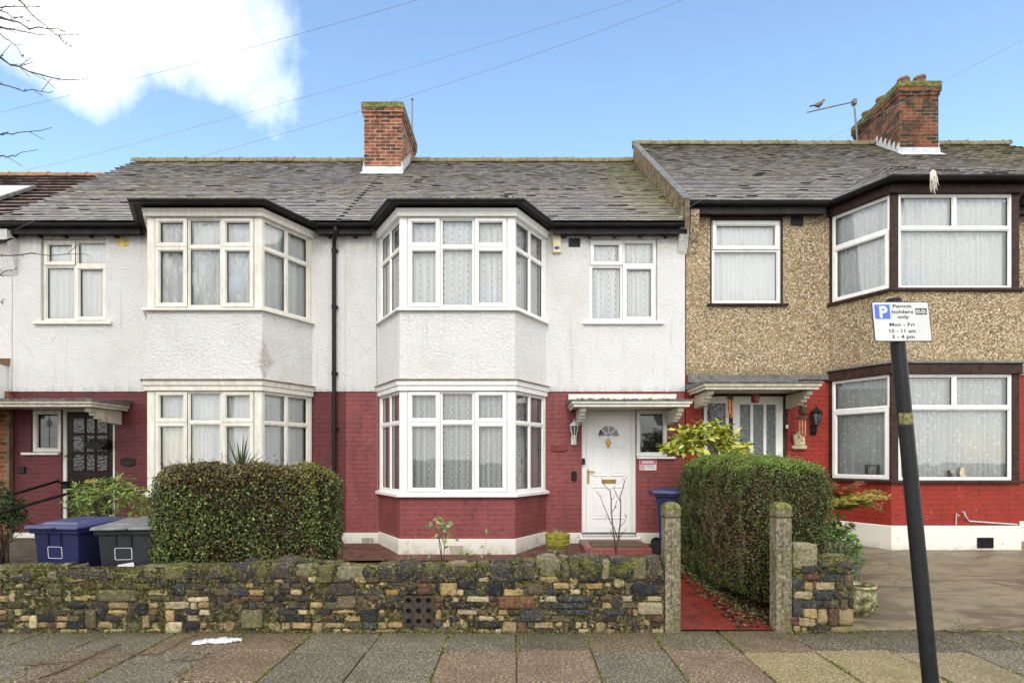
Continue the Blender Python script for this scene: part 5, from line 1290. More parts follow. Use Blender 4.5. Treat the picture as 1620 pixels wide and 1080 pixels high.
def stems_to(base, P, k, r0=.010, r1=.003):
    out = []; ids = rng.choice(len(P), min(k, len(P)), replace=False)
    for i in ids:
        b = np.array(base)+rng.normal(size=3)*[.05, .05, 0]; q = P[i]; mid = b*.5+q*.5+np.array([0, 0, .08]); mid[:2] = b[:2]*.65+q[:2]*.35; out.append(([tuple(b), tuple(mid), tuple(q)], r0, r1))
    return out
# variegated laurel by the pebbledash door
P, N, D = bush((wx(1118, 8.5), 8.55, 1.80), (.52, .34, .36), 150, 5, shell=.5)
P2, N2, D2 = bush((wx(1080, 8.5), 8.5, 1.72), (.30, .26, .32), 36, 5, shell=.3); P3, N3, D3 = bush((wx(1162, 8.45), 8.45, 1.66), (.25, .22, .22), 40, 5, shell=.3)
P = np.concatenate([P, P2, P3]); N = np.concatenate([N, N2, N3]); D = np.concatenate([D, D2, D3]); n = len(P)
stemmed('laurel_shrub', (2.9, 8.55, .1), 'bright yellow variegated shrub rising behind the tall hedge by the canopy', 'shrub', stems_to((2.85, 8.6, .1), P, 26), smat='stem_green',
    P=P, N=N, L=.125, W=.055, dirs=D, C=colvar(n, [srgb(214, 214, 88), srgb(222, 218, 120), srgb(160, 176, 62), srgb(96, 124, 46), srgb(60, 84, 34)], [.36, .22, .22, .12, .08], .12), rand=.5, droop=.35)
# leafy shrub by the black door
P, N, D = bush((wx(172, 7.4), 7.4, .98), (.50, .40, .42), 300, 7, shell=.45); n = len(P)
stemmed('spurge_shrub', (-5.3, 7.4, .1), 'light green shrub with whorls of narrow leaves behind the bins', 'shrub', stems_to((-5.3, 7.4, .1), P, 30), smat='stem_green',
    P=P, N=N, L=.075, W=.017, dirs=D, C=colvar(n, [srgb(150, 176, 84), srgb(176, 192, 104), srgb(112, 140, 62), srgb(74, 98, 42), srgb(150, 96, 70)], [.32, .22, .24, .17, .05], .15), rand=.5)
P, N, D = bush((wx(-4, 7.9), 7.9, .72), (.36, .35, .55), 620, 4, shell=.3); n = len(P)
stemmed('dark_bush', (-7.1, 7.9, .1), 'dark green glossy bush cut by the left edge of the picture', 'bush', stems_to((-7.12, 7.9, .1), P, 24),
    P=P, N=N, L=.05, W=.025, dirs=D, C=colvar(n, [srgb(52, 84, 46), srgb(36, 60, 34), srgb(84, 116, 64), srgb(150, 160, 60)], [.4, .35, .2, .05], .2), rand=.6)
# spiky cordyline
def cordyline():
    c = Vector((wx(382, 7.6), 7.6, 1.36)); t = thing('cordyline', (c.x, c.y, .1), 'spiky green cordyline fan poking up above the clipped hedge', 'plant'); m = MB()
    for i in range(46):
        a = random.uniform(0, 2*math.pi); el = random.uniform(.15, 1.45); L = random.uniform(.45, .68)
        d = Vector((math.cos(a)*math.cos(el), math.sin(a)*math.cos(el)*.8, math.sin(el))); s = d.cross(Vector((0, 0, 1))).normalized(); pts = []
        for k in range(6):
            q = k/5; pts.append((c+d*L*q+Vector((0, 0, -.16*q*q*math.cos(el))), .016*(1-q)**.6*(1 if k else .6)))
        m.cur = random.choice([srgb(88, 106, 62), srgb(64, 84, 46), srgb(120, 128, 84)])
        for (p, w), (p2, w2) in zip(pts, pts[1:]): m.poly([p-s*w, p+s*w, p2+s*w2, p2-s*w2])
    m.build('leaves', 'leaf', t, fix=False); m = MB(); m.tube([(c.x, c.y, .1), (c.x+.02, c.y, .6), tuple(c)], .05, 10); m.build('trunk', 'bark', t)
cordyline()
# dead twiggy plant at the foot of the hedge
def twigs(name, base, label, cat, n, h, spread, mat, r=.005, lean=(0, 0), depth=2, leaf=None):
    t = thing(name, base, label, cat); m = MB(); b = Vector(base); tips = []
    def grow(p, d, L, r, dep):
        pts = [p]; q = p
        for k in range(4):
            d = (d+Vector((random.gauss(0, .14), random.gauss(0, .14), random.gauss(0, .08)))).normalized(); q = q+d*L/4; pts.append(q)
        m.tube([tuple(v) for v in pts], r, 5, r1=r*.45); tips.append((q, d))
        if dep:
            for k in range(random.choice([1, 2, 2, 3])):
                s = pts[random.choice([2, 3, 4])]; dd = (d+Vector((random.gauss(0, .6), random.gauss(0, .5), random.uniform(-.1, .5)))).normalized(); grow(s, dd, L*random.uniform(.4, .65), r*.6, dep-1)
    for i in range(n):
        a = random.uniform(0, 6.28); d = Vector((math.cos(a)*spread+lean[0], math.sin(a)*spread*.7+lean[1], 1)).normalized(); grow(b+Vector((math.cos(a)*.03, math.sin(a)*.03, 0)), d, h*random.uniform(.6, 1), r, depth)
    m.build('stems', mat, t, smooth=True)
    if leaf:
        P = np.array([tuple(q[0]) for q in tips]); P = np.repeat(P, leaf['k'], 0); n_ = len(P); P = P+rng.normal(size=(n_, 3))*leaf.get('s', .02)
        V, Fq, C = leaves(P, np.tile([0, -.4, .8], (n_, 1)), leaf['L'], leaf['W'], colvar(n_, leaf['cl'], None, .15), .6); np_mesh('foliage', V, Fq, 'leaf', t, cols=C)
    return t
twigs('dry_shrub', (wx(450, 5.66), 5.6, .35), 'dry straw coloured twigs at the foot of the clipped hedge', 'shrub', 22, .34, .9, 'dry_twig', .004)
# bare shrub before the white door: hand placed main stems
def bare_shrub():
    D = 6.6; t = thing('bare_shrub', (wx(972, D), D, .05), 'leafless twiggy shrub standing in front of the white door', 'shrub'); m = MB()
    def P(px, py, dy=0): return (wx(px, D+dy), D+dy, wz(py, D+dy))
    L = [([P(975, 900), P(976, 868), P(978, 850), P(981, 830), P(982, 800), P(981, 785), P(986, 770), P(988, 760)], .011, .004), ([P(975, 880), P(972, 850), P(970, 840, -.05), P(967, 805), P(967, 790), P(965, 775), P(957, 769), P(953, 760, -.05)], .010, .004),
         ([P(976, 850), P(972, 835), P(966, 826), P(962, 815), P(955, 800), P(950, 785), P(944, 778)], .006, .003), ([P(981, 792), P(975, 782), P(971, 771), P(973, 769)], .005, .003), ([P(966, 812), P(973, 803), P(976, 790)], .005, .003),
         ([P(978, 850), P(986, 842), P(992, 835)], .005, .002), ([P(981, 832), P(988, 826), P(991, 817)], .005, .002), ([P(970, 850), P(966, 840), P(965, 838)], .004, .002), ([P(967, 826), P(961, 818), P(958, 817)], .004, .002), ([P(967, 790), P(971, 787), P(972, 784)], .004, .002),
         ([P(975, 862), P(980, 852), P(978, 843)], .005, .003), ([P(985, 772), P(987, 764), P(990, 756)], .003, .002), ([P(974, 870), P(968, 862), P(966, 856)], .005, .003)]
    for pts, a, b in L: m.tube(pts, a, 6, r1=b)
    for _ in range(34): 
        pts, a, b = random.choice(L); q = Vector(random.choice(pts[1:])); d = Vector((random.gauss(0, .6), random.gauss(0, .3), random.uniform(.2, 1))).normalized(); m.tube([tuple(q), tuple(q+d*random.uniform(.01, .05))], .003, 5, r1=.0015)
    m.build('stems', 'twig', t, smooth=True)
bare_shrub()
def rose():
    D = 6.7; t = thing('rose_bush', (wx(698, D), D, .05), 'thin rose plant with a few pale green leaves in front of the crimson bay', 'plant'); m = MB(); P = lambda px, py, dy=0: (wx(px, D+dy), D+dy, wz(py, D+dy))
    for pts in ([P(700, 905), P(698, 865), P(694, 848), P(690, 836), P(686, 828)], [P(701, 905), P(703, 868), P(704, 852), P(707, 838), P(710, 828)], [P(700, 895), P(695, 860), P(693, 842)], [P(702, 860), P(698, 846), P(697, 832)]): m.tube(pts, .006, 6, r1=.003)
    m.build('stems', 'twig', t, smooth=True); pts = [(676, 834), (682, 830), (683, 823), (688, 821), (694, 820), (699, 822), (705, 828), (711, 825), (714, 827), (709, 832), (703, 838), (708, 842), (711, 846), (700, 848), (695, 842), (690, 846), (684, 850), (691, 832), (697, 835), (702, 852), (705, 857), (686, 836), (680, 833), (700, 830), (692, 826)]
    A = np.array([P(a, b, random.uniform(-.08, .08)) for a, b in pts for _ in range(2)]); A += rng.normal(size=A.shape)*.008; n = len(A)
    V, Fq, C = leaves(A, np.tile([0, -.6, .7], (n, 1)), .062, .042, colvar(n, [srgb(120, 146, 92), srgb(92, 122, 66), srgb(168, 180, 130), srgb(150, 156, 70)], None, .12), .5); np_mesh('foliage', V, Fq, 'leaf', t, cols=C)
rose()
G2 = [srgb(132, 164, 72), srgb(96, 128, 52), srgb(168, 182, 92)]
twigs('seedling', (wx(728, 6.3), 6.3, .1), 'small leafy shoot beside the air brick under the crimson bay', 'plant', 4, .55, .45, 'stem_green', .004, depth=1, leaf=dict(k=2, L=.06, W=.035, s=.012, cl=[srgb(150, 166, 96), srgb(116, 138, 70)]))
twigs('herb', (wx(868, 6.6), 6.6, .2), 'low bright green herb beside the yellow planter', 'plant', 7, .28, .5, 'stem_green', .003, depth=1, leaf=dict(k=3, L=.05, W=.028, s=.012, cl=[srgb(118, 160, 52), srgb(92, 136, 40)]))
twigs('lavender', (wx(637, 6.2), 6.2, .15), 'grey dried lavender sticks under the left corner of the crimson bay', 'plant', 26, .40, .7, 'dry_twig', .003, depth=1, leaf=dict(k=2, L=.03, W=.006, s=.01, cl=[srgb(128, 132, 104), srgb(100, 106, 78)]))
twigs('straggly_bush', (wx(908, 6.2), 6.2, .2), 'straggly small leaved bush between the yellow planter and the door step', 'bush', 26, .42, .9, 'twig', .003, depth=2, leaf=dict(k=3, L=.02, W=.011, s=.015, cl=[srgb(96, 104, 62), srgb(70, 80, 44), srgb(140, 142, 96)]))
twigs('low_bush', (wx(690, 5.75), 5.72, .3), 'tangle of small green stems along the top of the long wall', 'plant', 10, .22, 1.2, 'stem_green', .003, depth=1, leaf=dict(k=3, L=.025, W=.014, s=.015, cl=G2))
# rosemary in the glazed pot, ferns, under-hedge green
def fern(base, label, n, L, cl, name='fern', hi=.8):
    t = thing(name, base, label, 'fern'); b = Vector(base); Ps, Ns, Ds, m = [], [], [], MB()
    for i in range(n):
        a = random.uniform(0, 6.28); d = Vector((math.cos(a), math.sin(a)*.8, random.uniform(.3, hi)*1.2)).normalized(); l = L*random.uniform(.6, 1); pts = []
        for k in range(9): q = k/8; pts.append(b+d*l*q+Vector((0, 0, -.35*l*q*q)))
        m.tube([tuple(p) for p in pts], .004, 5, r1=.0015)
        side = d.cross(Vector((0, 0, 1))).normalized()
        for k in range(2, 26):
            q = k/26; p = b+d*l*q+Vector((0, 0, -.35*l*q*q)); w = math.sin(math.pi*min(1, q*1.05))**.7
            for sg in (-1, 1): Ps.append(tuple(p)); Ds.append(tuple(side*sg+d*.35)); Ns.append((0, -.2, 1))
    n_ = len(Ps); m.build('stalks', 'red_twig', t); V, Fq, C = leaves(np.array(Ps), np.array(Ns), .085*L/.7, .020, colvar(n_, cl, None, .18), .15, dirs=np.array(Ds)); np_mesh('fronds', V, Fq, 'leaf', t, cols=C)
fern((wx(1336, 6.9)+.0, 6.95, .98), 'yellowing fern arching from behind the tall hedge', 42, .70, [srgb(176, 164, 62), srgb(140, 150, 62), srgb(196, 150, 66), srgb(110, 130, 50)])
fern((wx(1330, 7.3), 7.35, 1.05), 'rusty brown upper fern beside the lace curtained bay', 18, .6, [srgb(170, 100, 60), srgb(120, 64, 44), srgb(170, 120, 56)], hi=1.3)
P, N, D = bush((wx(1322, 6.45), 6.5, .52), (.22, .3, .42), 120, 5, shell=.5); n = len(P)
stemmed('leafy_plant', (3.62, 6.5, .08), 'green broad leaved plant at the right foot of the tall hedge', 'plant', stems_to((3.6, 6.5, .08), P, 16), smat='stem_green', P=P, N=N, L=.085, W=.04, dirs=D,
    C=colvar(n, [srgb(88, 120, 48), srgb(120, 152, 66), srgb(60, 84, 36), srgb(166, 180, 96)], [.35, .25, .3, .1], .15), rand=.6)
P, N, D = bush((wx(1348, 6.0), 6.1, .62-.16), (.20, .18, .30), 330, 3, shell=.2); n = len(P)
stemmed('rosemary', (3.5, 6.05, .3), 'bushy grey green rosemary growing behind the end of the brick wall stub', 'plant', stems_to((3.5, 6.05, .06), P, 34, .006), smat='stem_green', P=P, N=N, L=.035, W=.008, dirs=D,
    C=colvar(n, [srgb(96, 118, 74), srgb(72, 94, 56), srgb(130, 146, 104)], None, .18), rand=.6)
def pots():
    x, y = 3.43, 5.78; t = thing('ceramic_pot', (x, y, .03), 'mossy glazed pot with swirling relief at the end of the wall stub', 'pot'); m = MB()
    m.lathe((x, y, .03), [(.08, 0), (.105, .03), (.15, .10), (.165, .18), (.155, .25), (.15, .27), (.165, .28), (.168, .30), (.15, .305), (.14, .27)], 28, close=False); m.build('bowl', 'ceramic', t, smooth=True)
    m = MB(); m.lathe((x, y, .27), [(.142, 0), (.05, .02), (.001, .022)], 20, close=False); m.build('compost', 'soil', t)
    m = MB()
    for k in range(22):
        a = random.uniform(0, 6.28); z = .03+random.uniform(.08, .24); r = .158; pts = [(x+math.cos(a+j*.08)*(r+.006), y+math.sin(a+j*.08)*(r+.006), z+math.sin(j*1.2+k)*.018) for j in range(5)]; m.tube(pts, .008, 6)
    m.build('relief', 'ceramic', t)
    x, y = wx(882, 8.2), 8.2; zb = wz(866, 8.2); t = thing('yellow_planter', (x, y, zb), 'round mustard yellow planter with sprouting bulbs by the white door', 'planter'); m = MB()
    m.lathe((x, y, zb), [(.13, 0), (.155, .02), (.172, .09), (.174, .15), (.18, .155), (.178, .20), (.165, .20), (.155, .16)], 30, close=False)
    for z in (.05, .10): m.lathe((x, y, zb+z), [(.168+z*.05, 0), (.176+z*.04, .006), (.168+z*.05, .012)], 30, close=False)
    m.build('bowl', 'yellow_glaze', t, smooth=False, bevel=.002); m = MB(); m.lathe((x, y, zb+.16), [(.16, 0), (.05, .02), (.001, .02)], 20, close=False); m.build('compost', 'soil', t)
    m = MB(); m.lathe((x, y, zb-.05), [(.15, .01), (.155, .05), (.135, .05)], 24, close=False); m.build('saucer', 'terracotta', t)
    m = MB()
    for k in range(34):
        a = random.uniform(0, 6.28); r = random.uniform(0, .11); b = Vector((x+math.cos(a)*r, y+math.sin(a)*r, zb+.17)); d = Vector((math.cos(a)*.35, math.sin(a)*.35, 1)); L = random.uniform(.04, .13); m.cur = random.choice(G2); m.poly([b-Vector((.004, 0, 0)), b+Vector((.004, 0, 0)), b+d*L])
    m.build('shoots', 'leaf', t, fix=False)
    x, y = wx(1336, 6.75), 6.75; t = thing('blue_pot', (x, y, .42-.0), 'blue glazed pot half hidden by leaves beside the tall hedge', 'pot'); m = MB(); m.lathe((x, y, .16), [(.08, 0), (.13, .08), (.15, .2), (.14, .3), (.15, .33), (.13, .33)], 24, close=False); m.build('bowl', 'blue_glaze', t, smooth=True)
    m = MB(); m.lathe((x, y, .45), [(.135, 0), (.001, .01)], 16, close=False); m.build('compost', 'soil', t)
pots()
# litter of leaves on the soil by the path, weeds in the joints
def scatter(name, n, xr, yr, zf, L, W, cl, **t):
    P = np.stack([rng.uniform(*xr, n), rng.uniform(*yr, n), np.zeros(n)], 1); P[:, 2] = [zf(q)+.006 for q in P[:, 1]]; P[:, 2] += rng.random(n)*.012
    V, Fq, C = leaves(P, np.tile([0, 0, 1.], (n, 1)), L, W, colvar(n, cl, None, .3), .5); np_mesh(name, V, Fq, 'leaf', None, (sum(xr)/2, sum(yr)/2, 0), cols=C, kind='stuff', **t)
scatter('leaf_litter', 1500, (2.05, 2.6), (5.36, 8.3), gz, .05, .03, [srgb(92, 66, 48), srgb(62, 44, 34), srgb(120, 90, 66), srgb(70, 60, 40)], label='brown fallen leaves lying between the red path and the tall hedge', cat='leaves')
scatter('ground_cover', 1100, (2.18, 2.5), (5.5, 8.0), gz, .028, .017, [srgb(96, 128, 60), srgb(70, 98, 44), srgb(140, 160, 90)], label='small green weeds along the foot of the tall hedge', cat='weeds')
scatter('weeds', 5000, (-6, 1.3), (5.52, 8.0), gz, .03, .018, [srgb(72, 92, 44), srgb(52, 62, 34), srgb(100, 84, 54)], label='low weeds and litter on the soil behind the long wall', cat='weeds')
def joint_moss():
    Ps = []
    for i in range(-9, 9):
        x = -.017+i*.622; n = 800; y = rng.uniform(3.7, 5.28, n); d = fbm(np.stack([np.full(n, x), y, np.zeros(n)], 1), 3, 4); k = d > -.1; Ps.append(np.stack([x+rng.normal(size=n)*.009, y, rng.random(n)*.006], 1)[k])
    for x0_, x1_, y0 in [(-6, 1.3, 5.262), (2.5, 3.1, 5.262), (3.1, 7, 5.30)]:
        n = int((x1_-x0_)*700); x = rng.uniform(x0_, x1_, n); d = fbm(np.stack([x, np.zeros(n), np.zeros(n)], 1), 3, 6); k = d > -.25; Ps.append(np.stack([x, y0-rng.random(n)*.03+.01, rng.random(n)*.02], 1)[k])
    P = np.concatenate(Ps); n = len(P); V, Fq, C = leaves(P, np.tile([0, 0, 1.], (n, 1)), .015, .007, colvar(n, [srgb(140, 140, 60), srgb(96, 100, 40), srgb(70, 62, 40), srgb(166, 160, 100)], None, .25), .9)
    np_mesh('joint_moss', V, Fq, 'leaf', None, (0, 4.5, 0), cols=C, kind='stuff', label='yellow green moss growing in the joints of the paving', cat='moss')
joint_moss()

# ================================================================== BINS
def bin_(loc, rot, bm, lm, label, outline=True):
    t = thing('wheelie_bin', (0, 0, 0), label, 'bin', 'wheeled refuse bins')
    m = MB(); w0, w1, d0, d1, h = .205, .25, .21, .275, .96
    q = lambda w, d, z, dy=0: [(-w, -d+dy, z), (w, -d+dy, z), (w, d+dy, z), (-w, d+dy, z)]
    m.hexa(q(w0, d0, .06)+q(w1, d1, h)); m.hexa(q(w1+.022, d1+.022, h-.055)+q(w1+.028, d1+.028, h-.005))
    for x in (-.09, .05): m.hexa([(x, -d1-.002, h-.19), (x+.014, -d1-.002, h-.19), (x+.014, -d1+.02, h-.19), (x, -d1+.02, h-.19), (x, -d1-.02, h-.06), (x+.014, -d1-.02, h-.06), (x+.014, -d1+.02, h-.06), (x, -d1+.02, h-.06)])
    m.build('body', bm, t, bevel=.014, seg=2)
    m = MB(); W, Dp = w1+.045, d1+.05
    m.hexa([(-W, -Dp-.015, h-.0), (W, -Dp-.015, h), (W, Dp, h), (-W, Dp, h), (-W+.01, -Dp, h+.032), (W-.01, -Dp, h+.032), (W-.01, Dp, h+.06), (-W+.01, Dp, h+.06)])
    m.hexa([(-W+.07, -Dp+.08, h+.035), (W-.07, -Dp+.08, h+.035), (W-.07, Dp-.1, h+.055), (-W+.07, Dp-.1, h+.055), (-W+.11, -Dp+.12, h+.062), (W-.11, -Dp+.12, h+.062), (W-.11, Dp-.14, h+.085), (-W+.11, Dp-.14, h+.085)])
    m.box(-.06, .06, -Dp-.045, -Dp+.0, h+.004, h+.022)
    m.build('lid', lm, t, bevel=.012, seg=2)
    m = MB(); m.tube([(-.2, Dp-.0, h-.03), (-.2, Dp+.06, h+.0), (.2, Dp+.06, h+.0), (.2, Dp, h-.03)], .014, 8); m.build('handle', bm, t)
    m = MB(); m.tube([(-.21, d0+.06, .1), (.21, d0+.06, .1)], .012, 8); m.build('axle', 'black_metal', t)
    for x in (-.235, .20):
        m = MB(); m.tube([(x, d0+.06, .1), (x+.035, d0+.06, .1)], .1, 20); m.build('wheel', 'black_plastic', t, bevel=.008)
    if outline:   # rounded white outline printed on the front
        sl = (w1-w0)/(h-.06); dl = (d1-d0)/(h-.06); c = []; W2, H2, r = .075, .06, .014; zc = .70
        for (sx, sz, a0) in ((1, 1, 0), (-1, 1, 90), (-1, -1, 180), (1, -1, 270)):
            for k in range(5): a = R(a0+k*22.5); c.append((sx*(W2-r)+math.cos(a)*r, sz*(H2-r)+math.sin(a)*r))
        c.append(c[0]); pts = [(x-.02, -(d0+dl*(zc+z-.06))-.0025, zc+z) for x, z in c]; m = MB()
        for (a, b) in zip(c, c[1:]):
            g_ = lambda p, s: (p[0]*s-.02, -(d0+dl*(zc+p[1]*s-.06))-.0025, zc+p[1]*s)
            k = 1.07; m.extrude([g_(a, 1), g_(b, 1), (b[0]*k-.02, g_(b, 1)[1], zc+b[1]*k), (a[0]*k-.02, g_(a, 1)[1], zc+a[1]*k)], (0, -.0015, 0))
        m.build('outline_marking', 'sticker_white', t)
    t.location = loc; t.rotation_euler = (0, 0, rot); t.scale = (1, 1, .935); return t
bin_((wx(107, 5.95)+.07, 6.02, 0.0), R(-7), 'bin_blue', 'bin_blue_lid', 'blue wheeled bin with a white outlined rectangle behind the wall, left of the grey one')
bg_ = bin_((wx(208, 5.9)+.05, 5.95, 0.0), R(7), 'bin_grey', 'bin_grey_lid', 'dark grey wheeled bin with a pale weathered lid beside the hedge')
bin_((wx(1056, 8.0)+.30, 8.72, gz(8.3)+.055), R(75), 'bin_blue', 'bin_blue_lid', 'blue wheeled bin half hidden between gatepost and tall hedge', False)
m = MB(); m.box(-.11, .05, 0, .003, 0, .05); o = m.build('paper_sticker', 'sticker_white', loc=(0, 0, 0)); o.location = (wx(205, 5.65), 5.645, wz(898, 5.65)); o.rotation_euler = (0, R(-9), 0); tag(o, 'torn white paper label stuck low on the grey bin', 'label')

# ================================================================== SIGN
def CAPH(size, _c={}):
    if 'k' not in _c:
        cu = bpy.data.curves.new('t', 'FONT'); cu.body = 'H'; cu.size = 1.0; ob = bpy.data.objects.new('t', cu); COL.objects.link(ob)
        me = bpy.data.meshes.new_from_object(ob.evaluated_get(bpy.context.evaluated_depsgraph_get())); bpy.data.objects.remove(ob); _c['k'] = max(v.co.y for v in me.vertices)
    return _c['k']*size
def text_fit(s, x, base, w, h, O, u, up, mat, parent, bold=0, name='lettering'):
    o = text(s, h/.7, (0, 0, 0), (1, 0, 0), (0, 1, 0), mat, parent, name, bold=bold); me = o.data; org = ORG[parent]
    V = np.array([tuple(v.co+org) for v in me.vertices]); V[:, 1] *= h/CAPH(h/.7); a, b = V[:, 0].min(), V[:, 0].max(); k = w/(b-a); n = Vector(u).cross(Vector(up))
    for v, q in zip(me.vertices, V):
        v.co = Vector(O)+Vector(u)*(x+(q[0]-a)*k)+Vector(up)*(base+q[1])+n*(q[2]+.0012)-org
    return o
simple('torn_paper', srgb(122, 118, 70), .8, .5, 60)
def parking_sign():
    top = Vector((2.16, 3.295, 2.50)); base = Vector((2.16, 2.933, -.05)); t = thing('parking_sign', (2.16, 2.94, 0), 'leaning black pole with a white permit parking plate in the foreground', 'road sign')
    m = MB(); m.tube([tuple(base), tuple(base.lerp(top, .3)), tuple(base.lerp(top, .3)), tuple(top)], .038, 28); d = (top-base).normalized(); m.tube([tuple(top), tuple(top+d*.012), tuple(top+d*.02)], [.041, .039, .02], 28); m.build('pole', 'pole', t, smooth=False, bevel=.001)
    m = MB()   # torn sticker wrapped round the pole
    zc = 1.6+(725-662)/287; c = base.lerp(top, (zc+.05)/2.55); 
    for k in range(12):
        a0 = R(190+k*10); a1 = R(200+k*10); p = lambda a, z: (c.x+math.cos(a)*.0394, c.y+math.sin(a)*.0394+.142*(z-zc), z); j = random.uniform(-.008, .008)
        m.poly([p(a0, zc-.03+j), p(a1, zc-.032-j), p(a1, zc+.03+j), p(a0, zc+.032)])
    m.build('torn_sticker', 'torn_paper', t, fix=False)
    u = Vector((1, 0, 0)); up = (top-base).normalized(); n = u.cross(up)
    w, h = .325, .236; C = Vector((wx(1426.5, 3.235), 3.235, wz(508.5, 3.235))); O = C-u*w/2-up*h/2
    def plate(mb, x0, y0, x1, y1, z0, z1, r=.0, k=4):
        pts = []
        for (cx_, cy_, a0) in ((x1-r, y0+r, -90), (x1-r, y1-r, 0), (x0+r, y1-r, 90), (x0+r, y0+r, 180)):
            for j in range(k+1): a = R(a0+90*j/k); pts.append(O+u*(cx_+math.cos(a)*r)+up*(cy_+math.sin(a)*r)+n*z0)
        mb.extrude(pts, n*(z1-z0))
    m = MB(); plate(m, 0, 0, w, h, -.003, 0, .010); sp = m.build('sign_plate', 'sign_black', t)
    m = MB(); plate(m, .005, .005, w-.005, h-.005, 0, .0012, .008); m.build('white_face', 'sign_white', sp)
    m = MB()
    for dz in (-.05, .05): c = C+up*dz-n*.02; m.tube([tuple(c-u*.05), tuple(c+u*.05)], .008, 6)
    m.build('clamp', 'black_metal', t)
    K = w/770; X = lambda px, y: (px-(400+(y-225)*.115))*K; Y = lambda y: h-(y-225)*h/545
    m = MB(); plate(m, X(450, 365), Y(462), X(655, 365), Y(268), .0012, .002, .002); m.build('blue_square', 'sign_blue', sp)
    text_fit('P', X(510, 365), Y(440), .047, .062, O+n*.001, u, up, 'sign_white', sp, bold=.004)
    for s, x0, x1, b, hh in (('Permit', 690, 940, 308, 42), ('holders', 680, 966, 385, 42), ('only', 757, 912, 455, 42), ('Mon - Fri', 652, 985, 562, 46), ('10 - 11 am', 652, 1003, 648, 46), ('3 - 4 pm', 690, 990, 726, 46)):
        text_fit(s, X(x0, b-20), Y(b), (x1-x0)*K, hh*K, O, u, up, 'sign_black', sp, bold=.0006)
    m = MB(); plate(m, X(997, 360), Y(403), X(1147, 360), Y(318), .0012, .002, .001); m.build('black_box', 'sign_black', sp)
    text_fit('BB', X(1008, 360), Y(388), 124*K, 52*K, O+n*.001, u, up, 'sign_white', sp, bold=.0003)
parking_sign()
def warning_sign():
    y = YW+.010; x0, x1, z0, z1 = wx(1011.2, y), wx(1038.8, y), wz(743.8, y), wz(726, y); t = thing('warning_sign', (x0, y, z0), 'small red and white sign headed WARNING under the side window', 'sign')
    m = MB(); m.box(x0, x1, y, y+.01, z0, z1); b = m.build('board', 'sign_pink', t); m = MB(); m.box(x0+.012, x1-.012, y-.002, y, z0+.1, z1-.006); m.build('red_band', 'sign_red', b); m = MB(); m.box(x0+.095, x1-.012, y-.002, y, z0+.008, z0+.092); m.build('white_panel', 'sticker_white', b)
    text_fit('WARNING', x0+.04-x0, .118, .205, .042, Vector((x0, y-.002, z0)), Vector((1, 0, 0)), Vector((0, 0, 1)), 'sticker_white', b, bold=.002)
    m = MB()
    for zz, a, c in ((z0+.066, .115, .25), (z0+.035, .125, .24)):
        q = a
        while q < c: l = random.uniform(.01, .022); m.box(x0+q, x0+q+l, y-.003, y-.002, zz, zz+.014); q += l+.006
    m.build('small_print', 'mortar_fillet', b); m = MB(); m.lathe((x0+.05, y-.002, z0+.05), [(.0, 0), (.02, .0)], 10, close=False); 
warning_sign()

# ================================================================== LANTERNS, BELLS, ORNAMENTS
def lantern(x, z, y, frame, glassm, label, s=1.0, up=True):
    t = thing('wall_lantern', (x, y, z), label, 'lamp', 'wall lanterns'); yc = y-.095*s
    m = MB(); m.box(x-.045*s, x+.045*s, y-.014, y, z-.13*s, z+.01*s); m.build('back_plate', frame, t, bevel=.008); m = MB()
    m.tube([(x, y-.01, z-.09*s), (x, y-.06*s, z-.11*s), (x, yc, z-.06*s), (x, yc, z)], .010*s, 8); m.build('arm', frame, t)
    m = MB(); m.lathe((x, yc, z), [(.02*s, 0), (.045*s, .006*s), (.045*s, .02*s), (.03*s, .022*s)], 6, a0=R(30)); m.lathe((x, yc, z+.18*s), [(.085*s, 0), (.09*s, .008*s), (.045*s, .05*s), (.03*s, .055*s), (.028*s, .07*s), (.012*s, .078*s), (.012*s, .095*s), (.004*s, .115*s)], 6, a0=R(30))
    for k in range(6): a = R(30+60*k); m.tube([(x+math.cos(a)*.038*s, yc+math.sin(a)*.038*s, z+.02*s), (x+math.cos(a)*.072*s, yc+math.sin(a)*.072*s, z+.18*s)], .005*s, 5)
    h = m.build('lamp_cage', frame, t); m = MB(); m.lathe((x, yc, z+.022*s), [(.033*s, 0), (.066*s, .156*s)], 6, a0=R(30)); m.build('glass', glassm, t)
lantern(wx(907.5, YW), wz(693, YW)+.02, YW, 'upvc', 'obscure', 'white wall lantern left of the white front door')
lantern(wx(1287, YW), wz(670, YW)-.04, YW+.02, 'black_metal', 'obscure', 'black wall lantern beside the hanging owl on bright red brick', 1.15)
def small(name, label, cat, mat, *boxes, bevel=.006):
    m = MB()
    for b in boxes: m.box(*b)
    c = boxes[0]; return m.build(name, mat, loc=((c[0]+c[1])/2, c[3], c[4]), bevel=bevel, label=label, cat=cat)
def bx(px0, px1, py0, py1, y, d): return (wx(px0, y), wx(px1, y), y-d, y, wz(py1, y), wz(py0, y))
a = thing('alarm_box', (wx(880, YW), YW, wz(401, YW)), 'cream alarm box with a blue oval high beside the small upper window', 'alarm')
m = MB(); x0, x1, y0, y1, z0, z1 = bx(873.5, 887.8, 370.5, 401, YW, .07); m.hexa([(x0+.01, y0+.02, z0), (x1-.01, y0+.02, z0), (x1, y1, z0), (x0, y1, z0), (x0+.012, y0+.025, z1), (x1-.012, y0+.025, z1), (x1, y1, z1), (x0, y1, z1)]); m.build('case', 'cream_plastic', a, bevel=.014, seg=2)
m = MB(); m.lathe((0, 0, 0), [(.045, 0), (.045, .004)], 20, sy=.55); 
